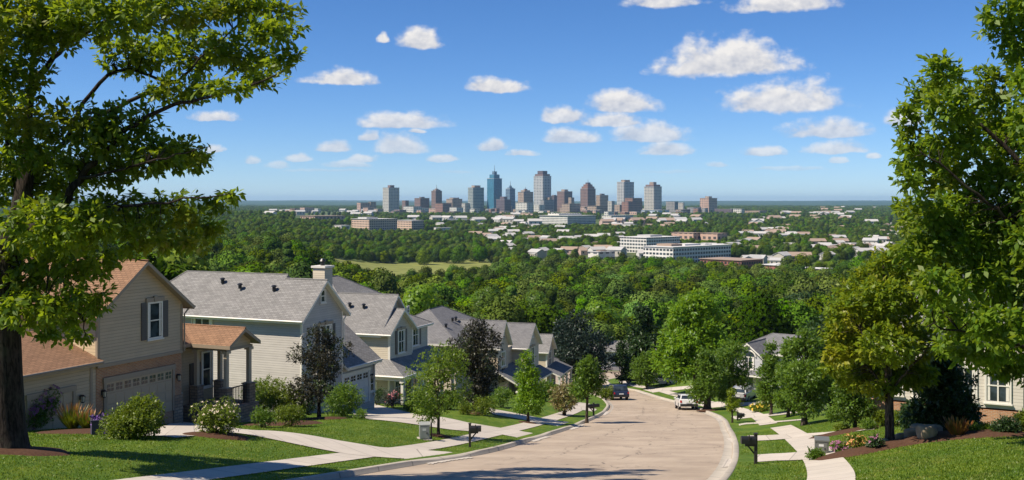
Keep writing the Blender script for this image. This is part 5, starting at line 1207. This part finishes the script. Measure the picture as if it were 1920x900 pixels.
for (x0, xc, x1, tp, bs, fac, Y, lab) in [(668,676,692,380,394,'f_pink',5200,'low pinkish block at the far left end of downtown'),(690,695,704,378.5,394,'f_tan',5250,'tan block touching the pinkish one at the left end of downtown'),(679,690,704,389,399,'f_pink',4700,'pale pink low building below the left end blocks'),
  (754,775,789,387,400,'f_white',4700,'cream low block with many windows below the brown block'),(815,830,846,381,399,'f_brick',4800,'brick mid rise below the stepped brown tower'),(842,856,868,389,401,'f_white',4600,'cream low block in front of the tan block'),(865,872,886,381,394,'f_cream',5000,'small cream block left of the grey green tower'),
  (967,988,1000,380,402,'f_white',4500,'white mid rise with square windows, brightest in front of downtown'),(1001,1011,1022,384,402,'f_white',4600,'cream irregular block below the tallest grey tower'),(1014,1020,1040,375,399,'f_grey',4700,'grey mid rise below the tallest grey tower'),(1022,1030,1036,370,396,'f_tan',5000,'tan block with round top in the gap beside the tallest tower'),
  (1054,1068,1090,382,398,'f_tan',4650,'tan mid rise with a shaded side below the brown slab'),(1066,1071,1077,370.5,392,'f_tan',4900,'narrow tan block behind the tan mid rise'),(1102,1118,1141,386,402,'f_tan',4500,'tan wide block below the many stepped brown tower'),(1140,1147,1153,377,398,'f_cream',4800,'narrow cream block left of the pale pair'),(1153,1162,1169,384,401,'f_tan',4600,'small tan block at the foot of the left pale tower'),
  (1167,1178,1208,378,403,'f_brick',4500,'wide brick block at the foot of the pale pair'),(1173,1186,1206,371.5,394,'f_brick',4800,'taller brick block behind the wide brick one'),(1206,1234,1258,394,404,'f_bluewhite',4300,'long pale blue low building at the foot of the ribbed tower'),(1251,1265,1273,378,394,'f_grey',5100,'grey tan block midway between the ribbed tower and balcony tower'),(1273,1281,1284,380,394,'f_cream',5150,'narrow cream block midway between the ribbed tower and balcony tower'),
  (1268,1277,1290,393,402,'f_tan',4500,'low tan building below the narrow cream block'),(1290,1300,1318,389,399,'f_grey',4700,'low grey building left of the balcony tower'),(1345,1372,1375,392,402,'f_purple',4500,'dark low slab right of the balcony tower'),(1373,1390,1397,391.5,402,'f_white',4500,'cream low block farthest right of downtown'),(1402,1424,1444,395,403,'f_tan',4500,'tan low row beyond the cream low block on the right'),
  (560,571,586,389,398,'f_pink',4700,'pink block on the far left of the plain'),(497,503,513,394,403,'f_pink',4600,'pinkish low building with a gable on the far left of the plain'),(512,530,534,393,402,'f_white',4500,'white roofed building on the far left of the plain'),(588,596,601,391,398,'f_white',4800,'small white building right of the far left pink block'),(540,552,560,391,399,'f_brick',4900,'dark brick building left of the far left pink block')]:
    building('city_block', lab, x0, xc, x1, tp, bs, fac, 'roof_tan' if fac in ('f_brick','f_pink','f_tan') else 'roof_grey', Y, 'building')
g = np.random.default_rng(31)
fills = {'f_tan': 'low tan building among the roofs at the foot of downtown', 'f_white': 'low white building among the roofs at the foot of downtown', 'f_grey': 'low grey building among the roofs at the foot of downtown', 'f_brick': 'low red brick building among the roofs at the foot of downtown', 'f_pink': 'low pinkish building among the roofs at the foot of downtown'}
k = 0
while k < 62:
    x0 = 690+g.random()*640; w_ = 8+g.random()*16; bs = 395+g.random()*9; tp = bs-3.5-g.random()*6*(1 if bs < 400 else .6)
    fac = list(fills)[int(g.random()*5)]; building('city_block', fills[fac], x0, x0+w_*(.35+.3*g.random()), x0+w_, tp, bs, fac, 'roof_grey' if g.random() < .6 else 'roof_white', 3900+(404-bs)*150, 'building', 'low fill of downtown, '+fac.replace('f_', ''))
    k += 1
# offices on the plain
def B(*a, **k):
    r = building(*a, **k); x0, x1, bs = a[2], a[4], a[6]
    clear_poly([G(x0-4, bs-8), G(x1+4, bs-8), G(x1+8, bs+9), G(x0-8, bs+9)]); return r
B('office_block', 'white four storey office with window bands and the longest facade', 1213,1262,1396,464,496,'f_office','roof_white',None,'office',roofbits=[(.12,.3,.3,.8,459,'roof_tan'),(.35,.62,.3,.7,460,'roof_white'),(.7,.82,.3,.7,461.5,'roof_grey')])
B('office_block', 'white three storey office behind the one with the longest facade', 1167,1212,1286,446,475,'f_office','roof_white',None,'office',roofbits=[(.35,.7,.3,.8,442,'roof_grey')])
B('office_block', 'long white office with window rows below the tallest grey tower', 1013,1064,1121,404.5,421,'f_office','roof_white',None,'office',roofbits=[(.1,.9,.4,.8,400.5,'f_white')])
B('office_block', 'pink and glass office with a stepped roof, left one of the pair', 653,692,740,411,431,'f_office_pink','roof_white',None,'office',roofbits=[(.1,.5,.3,.8,407.5,'roof_grey')])
B('office_block', 'pink and glass office with open portico, right one of the pair', 738,772,793,413.5,431,'f_office_pink','roof_white',None,'office')
B('office_block', 'small beige block left of the white offices', 1104,1122,1156,473,494,'f_white','roof_grey',None,'office',roofbits=[(.3,.7,.3,.7,470.5,'roof_tan')])
B('office_block', 'low red brown building in the trees below the white offices', 1325,1390,1442,489,507,'f_low_red','roof_tan',None,'building')
B('office_block', 'low grey roofed building right of the red brown one', 1437,1478,1522,499,512,'f_low_red','roof_white',None,'building')
B('office_block', 'orange brick building with a white roof, nearest on the right', 1510,1546,1566,505,530,'f_low_brick','roof_white',None,'building')
B('office_block', 'long pink apartment row behind the white offices, left half', 1264,1300,1318,437,450,'f_pink','roof_tan',None,'building')
B('office_block', 'long pink apartment row behind the white offices, right half', 1318,1345,1368,438,451,'f_pink','roof_tan',None,'building')
B('office_block', 'white warehouse right of the long white office', 1130,1146,1192,404,412,'f_white','roof_white',None,'building')
B('office_block', 'low terracotta roofed building on the left of the plain', 556,590,640,405,412,'f_pink','roof_tan',None,'building')
B('office_block', 'white roofed low shed left of the pink offices', 624,640,654,423,431,'f_white','roof_white',None,'building')
# houses scattered over the plain, one mesh per kind, copies share it
def small_house(kind, w, d, hgt, wall, roof, flat=False):
    mb = MB()
    if flat: mb.box(-w/2, w/2, -d/2, d/2, -3, hgt); mb.box(-w/2-.3, w/2+.3, -d/2-.3, d/2+.3, hgt+.01, hgt+.5, 1)
    else:
        mb.prism([(-w/2,-d/2,-3),(-w/2,d/2,-3),(-w/2,d/2,hgt),(-w/2,0,hgt+d*.24),(-w/2,-d/2,hgt)], (w,0,0))
        for sg in (-1, 1): mb.prism([(-w/2-.6,sg*(d/2+.6),hgt-.2),(w/2+.6,sg*(d/2+.6),hgt-.2),(w/2+.6,0,hgt+d*.24+.12),(-w/2-.6,0,hgt+d*.24+.12)], (0,0,.35), 1)
    for i in range(3):
        a = -w/2+w*(i+.5)/3; mb.box(a-.8, a+.8, -d/2-.05, -d/2+.02, hgt*.35, hgt*.75, 2)
    me = mb.build(kind, [wall, roof, M['glass']]); return me
M['roof_pale'] = plain('pale_shingle_roof', (.46,.44,.41), .85, scale=.3)
hw = [plain('cream_house_wall', (.48,.44,.37), .8), plain('pink_house_wall', (.46,.33,.27), .8), plain('white_house_wall', (.56,.54,.50), .8)]
KINDS = [('suburb_house', 17, 11, 5.5, hw[2], M['roof_pale'], False, 'white walled house with a pale roof among the trees on the plain'), ('suburb_house', 16, 11, 6, hw[0], M['roof_grey'], False, 'cream house with a grey roof among the trees on the plain'),
         ('suburb_house', 18, 12, 5, hw[1], M['roof_tan'], False, 'pinkish house with a tan roof among the trees on the plain'), ('low_shed', 34, 15, 5, hw[2], M['roof_pale'], True, 'flat white roofed shed among the trees on the plain')]
protos = [small_house(*k[:6], flat=k[6]) for k in KINDS]; used = [0]*4; HOUSES = []
bands = [(880,1230,436,492,72),(1268,1700,424,474,88),(1500,1700,466,500,10),(930,1150,418,440,30),(1130,1330,408,436,34),(1380,1700,405,416,22),(500,740,398,408,20),(760,1000,404,434,26),(1500,1660,392,399,12),(1390,1500,490,500,8)]
for (x0, x1, y0, y1, n) in bands:
    cx = [(x0+g.random()*(x1-x0), y0+g.random()*(y1-y0)) for _ in range(max(2, n//6))]
    for i in range(n):
        c = cx[int(g.random()*len(cx))]; px = c[0]+g.normal()*36; py = min(max(c[1]+g.normal()*6, y0), y1)
        if not x0 <= px <= x1: continue
        q = G(px, py); k = int(g.choice(4, p=[.36,.26,.28,.10])); kd = KINDS[k]
        if any(inside(np.array(c_), np.array(q.x), np.array(q.y)) for c_ in CLEAR): continue
        o = protos[k] if not used[k] else protos[k].copy()
        if used[k]: C.objects.link(o)
        used[k] += 1; sc_ = (.85+.40*g.random())*(1.0 if q.y < 2500 else 1.6); o.location = q+Vector((0, 0, .3+(2.0 if q.y > 1500 else 0))); o.scale = (sc_, sc_, sc_*1.0); o.rotation_euler = (0, 0, g.normal()*.5)
        tag(o, kd[7], 'house' if k < 3 else 'shed', ['white roofed plain houses', 'grey roofed plain houses', 'tan roofed plain houses', 'white plain sheds'][k])
        HOUSES.append((q.x, q.y, 12 if k < 3 else 19))
# ------------------------------------------------------------------ woodland: 300 trees of their own, the rest as one mass
def crown_proto(seed, h, w, shape, n, size, nl, lob):
    gg = np.random.default_rng(seed); L = envelope_lobes(h*.16, h*.9, w, shape, nl, gg, lob); return shell(L, n, size, gg, .80, .30)
specs = [(13.5,13.5,'round',17,.50,'b'),(15,12.5,'oval',16,.50,'b'),(14,15,'round2',20,.46,'b'),(16,13,'oval',18,.52,'b'),(17,8.5,'cone',18,.48,'c'),(12.5,12.5,'round2',15,.52,'b')]
FP = []
for i, (h_, w_, s_, nl, lb, kd) in enumerate(specs):
    V, f, nn_ = crown_proto(200+i, h_, w_, s_, 5200, .72, nl, lb); FP.append((V, f, h_, kd, nn_))
def woodmask(x, y):
    ok = np.abs(y-194) > 24
    ok &= (road_d(x, np.minimum(y, 400)) > 6) | (y > 212)
    for p in CLEAR:
        a = np.array(p); bx = (x > a[:, 0].min()) & (x < a[:, 0].max()) & (y > a[:, 1].min()) & (y < a[:, 1].max())
        if bx.any(): ok &= ~(bx & inside(p, x, y))
    for (hx, hy, r) in HOUSES:
        near = (np.abs(x-hx) < r*1.0) & (y < hy+r) & (y > hy-r*(1.5+hy/800)); ok &= ~near
    return ok
def scatter(y0, y1, step, seed, side=.56):
    gg = np.random.default_rng(seed); ys_ = []; xs_ = []; y = y0
    while y < y1:
        w = side*y+25; n = int(2*w/step); x = -w+(np.arange(n)+gg.random(n))*step; xs_.append(x); ys_.append(y+gg.random(n)*step); y += step*.92
    return np.concatenate(xs_), np.concatenate(ys_), gg
x, y, gg = scatter(118, 900, 10.2, 41)
ok = woodmask(x, y) & ((y > 216) | (x < -34-(y-118)*.05) | (x > 54+(y-118)*.12))
ok &= ~((y > 700) & (vnoise(x, y, 60, 3) > .55))
x, y = x[ok], y[ok]
sc_ = .68+.60*gg.random(len(x)); sc_ *= .80+.28*sst((y-240)/260); kind = gg.choice(6, len(x), p=[.22,.2,.2,.18,.06,.14])
sc_ *= np.where((y > 600) & (x/y > -.20) & (x/y < -.015), .76, 1.0)
hi = np.where((x < -25) & (y < 420), 1.12, 1.0); sc_ *= hi
order = np.argsort(y/sc_); lead = order[:300]; rest = order[300:]
labels = {'b': ('broadleaf_tree', 'rounded broadleaf tree in the dense woods beyond the street', 'broadleaf trees of the near woods'), 'c': ('pointed_tree', 'pointed dark tree in the dense woods beyond the street', 'pointed trees of the near woods')}
proto_obj = {}
for i in lead:
    k = int(kind[i]); V, f, h_, kd, nn_ = FP[k]; nm, lb_, gr = labels[kd]; b = on(float(x[i]), float(y[i]))
    if k not in proto_obj:
        root = empty(nm, b, 0, lb_, 'tree', gr); soft_normals(raw_mesh('crown', V, f, 4, LF['forest'], root), nn_)
        mb = MB(); mb.tube([(0,0,-1),(0,0,h_*.3),(.2,.1,h_*.75)], [.34,.26,.08], 6)
        for a in range(5): mb.tube([(0,0,h_*.28),(1.6*math.cos(a*1.26),1.6*math.sin(a*1.26),h_*.55)], [.14,.04], 4)
        mb.build('trunk', M['bark'], root); proto_obj[k] = root
    else:
        src = proto_obj[k]; root = src.copy(); C.objects.link(root)
        for ch in src.children:
            c = ch.copy(); C.objects.link(c); c.parent = root
    root.location = b; root.rotation_euler = (0, 0, gg.random()*6.28); s_ = float(sc_[i]); root.scale = (s_*(.9+.2*gg.random()), s_*(.9+.2*gg.random()), s_*(.88+.25*gg.random()))
for i in range(11):
    q = G(700+i*23+gg.normal()*9, 491+gg.normal()*3); k = [0, 2, 5][i % 3]; src = proto_obj[k]; root = src.copy(); C.objects.link(root)
    for ch in src.children: c = ch.copy(); C.objects.link(c); c.parent = root
    s_ = 1.05+.4*gg.random(); root.location = q; root.scale = (s_, s_, s_*.95); root.rotation_euler = (0, 0, gg.random()*6); tag(root, 'round tree standing free on the pale meadow below downtown', 'tree', 'trees standing on the meadow')
# far trees: coarser cards, still leafy
x2, y2, _g = scatter(900, 2300, 12.5, 42); o2 = woodmask(x2, y2) & (vnoise(x2, y2, 75, 3)+.35*vnoise(x2, y2, 23, 5) < .42+.25*(x2/y2 < -.12)); x2, y2 = x2[o2], y2[o2]
x3, y3, _g = scatter(2300, 9000, 25, 43); o3 = woodmask(x3, y3) & (vnoise(x3, y3, 160, 4)+.4*vnoise(x3, y3, 48, 2) < .38); o3 &= ~((y3 > 3950) & (y3 < 5400) & (np.abs(x3-80) < 1050) & (vnoise(x3, y3, 140, 7) > -.45)); x3, y3 = x3[o3], y3[o3]
ax = np.concatenate([x[rest], x2, x3]); ay = np.concatenate([y[rest], y2, y3]); n = len(ax); gg = np.random.default_rng(9)
asc = np.concatenate([sc_[rest], .55+.42*gg.random(len(x2)), (.66+.42*gg.random(len(x3)))]); az_ = H(ax, ay)
print('woods', len(rest), len(x2), len(x3))
me = bpy.data.meshes.new('woods'); me.vertices.add(n); me.vertices.foreach_set('co', np.stack([ax, ay, az_], -1).astype(np.float32).ravel())
for nm, arr, tp in (('size', asc, 'FLOAT'), ('turn', gg.random(n)*6.28, 'FLOAT'), ('pick', np.where(ay < 900, gg.choice(6, n, p=[.22,.2,.2,.18,.06,.14]), gg.choice(4, n)).astype(np.int32), 'INT')):
    at = me.attributes.new(nm, tp, 'POINT'); at.data.foreach_set('value', arr.astype(np.int32 if tp == 'INT' else np.float32))
me.materials.append(LF['forest'])
wo = bpy.data.objects.new('woods', me); C.objects.link(wo); tag(wo, 'green woods spreading over the plain to the horizon', 'woods', kind='stuff')
ng = bpy.data.node_groups.new('woods', 'GeometryNodeTree'); ng.interface.new_socket('Geometry', in_out='INPUT', socket_type='NodeSocketGeometry'); ng.interface.new_socket('Geometry', in_out='OUTPUT', socket_type='NodeSocketGeometry')
N_, Lk = ng.nodes, ng.links; gi = N_.new('NodeGroupInput'); go = N_.new('NodeGroupOutput')
gti = N_.new('GeometryNodeJoinGeometry')
for k in sorted(proto_obj, reverse=True):
    oi = N_.new('GeometryNodeObjectInfo'); oi.transform_space = 'ORIGINAL'; oi.inputs['Object'].default_value = [c for c in proto_obj[k].children if c.name.startswith('crown')][0]; oi.inputs['As Instance'].default_value = True
    Lk.new(oi.outputs['Geometry'], gti.inputs[0])
iop = N_.new('GeometryNodeInstanceOnPoints')
def attr(nm, tp):
    a = N_.new('GeometryNodeInputNamedAttribute'); a.data_type = tp; a.inputs[0].default_value = nm; return a.outputs[0]
cr = N_.new('ShaderNodeCombineXYZ'); Lk.new(attr('turn', 'FLOAT'), cr.inputs[2])
Lk.new(gi.outputs[0], iop.inputs['Points']); Lk.new(gti.outputs[0], iop.inputs['Instance']); iop.inputs['Pick Instance'].default_value = True
Lk.new(attr('pick', 'INT'), iop.inputs['Instance Index']); Lk.new(cr.outputs[0], iop.inputs['Rotation']); Lk.new(attr('size', 'FLOAT'), iop.inputs['Scale']); Lk.new(iop.outputs[0], go.inputs[0])
md = wo.modifiers.new('woods', 'NODES'); md.node_group = ng
SKY_ALT, SKY_AIR, SKY_DUST, SKY_OZ, SKY_SAT, SKY_HUE, SKY_STR = 3000, 1.0, .2, 4.0, 1.12, .5, .083
SKY_TINT = (.82, .91, 1.07)
CLOUD_STR, SUN_STR, HAZE, EXPO = .62, 4.7, 3.2e-5, .55
HAZE_COL = (.46, .70, 1, 1)
# ------------------------------------------------------------------ sky, sun, haze, camera
sc = bpy.context.scene
EL_SUN, AZ = R2(51), Vector((-.95, -.30, 0)).normalized()
w = bpy.data.worlds.new('World'); sc.world = w; w.use_nodes = True
nt = NT(w); bg = nt.n['Background']; out = nt.n['World Output']
sky = nt.add('ShaderNodeTexSky', sky_type='NISHITA', sun_disc=False, sun_elevation=EL_SUN, sun_rotation=math.atan2(AZ.x, AZ.y) % (2*math.pi),
             altitude=SKY_ALT, air_density=SKY_AIR, dust_density=SKY_DUST, ozone_density=SKY_OZ)
tin = nt.mix(1.0, sky.outputs[0], SKY_TINT, 'MULTIPLY')
hs = nt.add('ShaderNodeHueSaturation', ins={'Color': tin, 'Saturation': SKY_SAT, 'Value': 1.0, 'Hue': SKY_HUE})
nt.l.new(hs.outputs[0], bg.inputs[0]); bg.inputs[1].default_value = SKY_STR
CL = [(1160,1322,-34,16),(1362,1582,-32,24),(742,832,50,93),(706,733,58,82),(562,714,128,161),(862,998,143,175),(1225,1510,66,145),(1336,1606,148,213),(1092,1242,168,213),(998,1112,198,231),(1062,1218,208,239),
 (1468,1645,222,261),(1652,1745,202,237),(1012,1135,238,269),(1138,1308,226,268),(660,848,208,242),(694,808,248,289),(588,668,260,286),(672,712,246,264),(895,954,258,284),(1188,1302,263,293),(1392,1478,270,294),
 (1498,1645,259,290),(536,588,284,304),(356,455,206,229),(650,712,287,304),(800,866,288,304),(380,420,268,286),(945,1015,280,293),(455,492,292,308),(1320,1368,300,312),(1555,1590,292,306),(500,545,300,316),(1620,1655,285,297),(760,800,240,250),(600,700,300,314),(520,720,316,322),(820,900,318,324),(1180,1330,318,325),(1380,1560,312,320)]
tc = nt.add('ShaderNodeTexCoord').outputs['Generated']
sp = nt.add('ShaderNodeSeparateXYZ', ins={0: tc})
X, Yv, Z = sp.outputs[0], sp.outputs[1], sp.outputs[2]
az = nt.math('ARCTAN2', X, Yv); hyp = nt.math('SQRT', nt.math('ADD', nt.math('MULTIPLY', X, X), nt.math('MULTIPLY', Yv, Yv)))
el = nt.math('ARCTAN2', Z, hyp)
ae = nt.add('ShaderNodeCombineXYZ', ins={0: az, 1: el, 2: 0.0}).outputs[0]
def fbm(vec, scale, detail, rough): return nt.noise(vec, scale, detail, rough)
st = nt.add('ShaderNodeMapping', ins={'Vector': ae, 'Scale': (1, 1.35, 1)}).outputs[0]
big = fbm(st, 34, 3, .55); fine = fbm(st, 72, 6, .6)
wv = nt.add('ShaderNodeVectorMath', operation='SUBTRACT', ins={0: nt.add('ShaderNodeTexNoise', ins={'Vector': st, 'Scale': 60.0, 'Detail': 4.0}).outputs[1], 1: (.5, .5, .5)}).outputs[0]
aw = nt.add('ShaderNodeVectorMath', operation='ADD', ins={0: ae, 1: nt.add('ShaderNodeVectorMath', operation='MULTIPLY', ins={0: wv, 1: (.014, .005, 0)}).outputs[0]}).outputs[0]
Fm = None; Hm = None
for (x0, x1, yt, yb) in CL:
    a0, a1 = math.atan((x0-CX)/F), math.atan((x1-CX)/F); ac = (a0+a1)/2; rx = (a1-a0)/2*1.04
    e = lambda py: math.atan((HY-py)/F*math.cos(ac))
    e0 = e(yb-(yb-yt)*.22); rt = (e(yt)-e0)*1.12; rb = (e0-e(yb))*1.05
    d = nt.add('ShaderNodeVectorMath', operation='SUBTRACT', ins={0: aw, 1: (ac, e0, 0)}).outputs[0]
    s = nt.add('ShaderNodeSeparateXYZ', ins={0: d}); dx = nt.math('DIVIDE', s.outputs[0], rx)
    up = nt.math('DIVIDE', s.outputs[1], rt); dn = nt.math('DIVIDE', s.outputs[1], -rb)
    dy = nt.math('MAXIMUM', up, dn)
    f = nt.math('SUBTRACT', 1.0, nt.math('SQRT', nt.math('ADD', nt.math('MULTIPLY', dx, dx), nt.math('MULTIPLY', dy, dy))))
    if Fm is None: Fm, Hm = f, up
    else:
        gt = nt.math('GREATER_THAN', f, Fm); inv = nt.math('SUBTRACT', 1.0, gt)
        Hm = nt.math('ADD', nt.math('MULTIPLY', up, gt), nt.math('MULTIPLY', Hm, inv)); Fm = nt.math('MAXIMUM', Fm, f)
nz = nt.math('ADD', nt.math('MULTIPLY', nt.math('SUBTRACT', big, .5), 1.5), nt.math('MULTIPLY', nt.math('SUBTRACT', fine, .5), 1.15))
dens = nt.math('MULTIPLY_ADD', Fm, 1.25, nt.math('MULTIPLY', nz, .85))
alpha = nt.ramp(dens, -.04, .66)
alpha = nt.math('MULTIPLY', alpha, nt.ramp(el, .018, .046))
alpha = nt.math('MULTIPLY', alpha, nt.math('MULTIPLY_ADD', nt.ramp(el, .04, .11), .28, .70))
# sun side of each puff is brighter: compare the field with itself a little towards the sun
st2 = nt.add('ShaderNodeVectorMath', operation='ADD', ins={0: st, 1: (-.004, .008, 0)}).outputs[0]
lit = nt.math('SUBTRACT', nt.math('ADD', big, nt.math('MULTIPLY', fine, .6)), nt.math('ADD', fbm(st2, 34, 3, .55), nt.math('MULTIPLY', fbm(st2, 72, 6, .6), .6)))
br = nt.math('ADD', nt.math('MULTIPLY_ADD', lit, 2.0, .50), nt.math('MULTIPLY', Hm, .55))
br = nt.math('ADD', br, 0.0, clamp=True)
cc = nt.mix(br, (.58,.61,.70), (1.02,.985,.95))
cb = nt.add('ShaderNodeBackground', ins={0: cc, 1: CLOUD_STR})
mx = nt.add('ShaderNodeMixShader', ins={0: alpha, 1: bg.outputs[0], 2: cb.outputs[0]})
nt.l.new(mx.outputs[0], out.inputs[0])
sun = bpy.data.lights.new('sun', 'SUN'); sun.energy = SUN_STR; sun.angle = R2(.53); sun.color = (1, .90, .76)
so = bpy.data.objects.new('sun', sun); C.objects.link(so)
d = Vector((AZ.x*math.cos(EL_SUN), AZ.y*math.cos(EL_SUN), math.sin(EL_SUN)))
so.rotation_euler = d.to_track_quat('Z', 'Y').to_euler(); so.location = (-60, 10, 60)
# haze: one closed box of even air round everything
mb = MB().box(-33000, 33000, -700, 40500, -78, 175)
hz = bpy.data.materials.new('pale_air'); hz.use_nodes = True; hn = NT(hz)
hn.n.remove(hn.n['Principled BSDF'])
pv = hn.add('ShaderNodeVolumePrincipled', ins={'Color': HAZE_COL, 'Density': HAZE, 'Anisotropy': .15})
hn.l.new(pv.outputs[0], hn.n['Material Output'].inputs['Volume'])
tag(mb.build('haze', hz), kind='stuff')
cam = bpy.data.cameras.new('camera'); co = bpy.data.objects.new('camera', cam); C.objects.link(co)
cam.sensor_width = 36; cam.lens = 36*F/1920; cam.shift_y = -(450-HY)/1920; cam.clip_end = 90000; cam.clip_start = .5
co.location = (0, 0, 0); co.rotation_euler = (math.pi/2, 0, 0)
sc.camera = co
vs = sc.view_settings; vs.view_transform = 'Standard'; vs.look = 'None'; vs.exposure = EXPO; vs.gamma = 1; vs.use_curve_mapping = False
sc.cycles.max_bounces = 6; sc.cycles.diffuse_bounces = 3; sc.cycles.glossy_bounces = 2; sc.cycles.transmission_bounces = 4; sc.cycles.volume_bounces = 1; sc.cycles.transparent_max_bounces = 6
sc.cycles.use_denoising = True
bpy.context.view_layer.update()
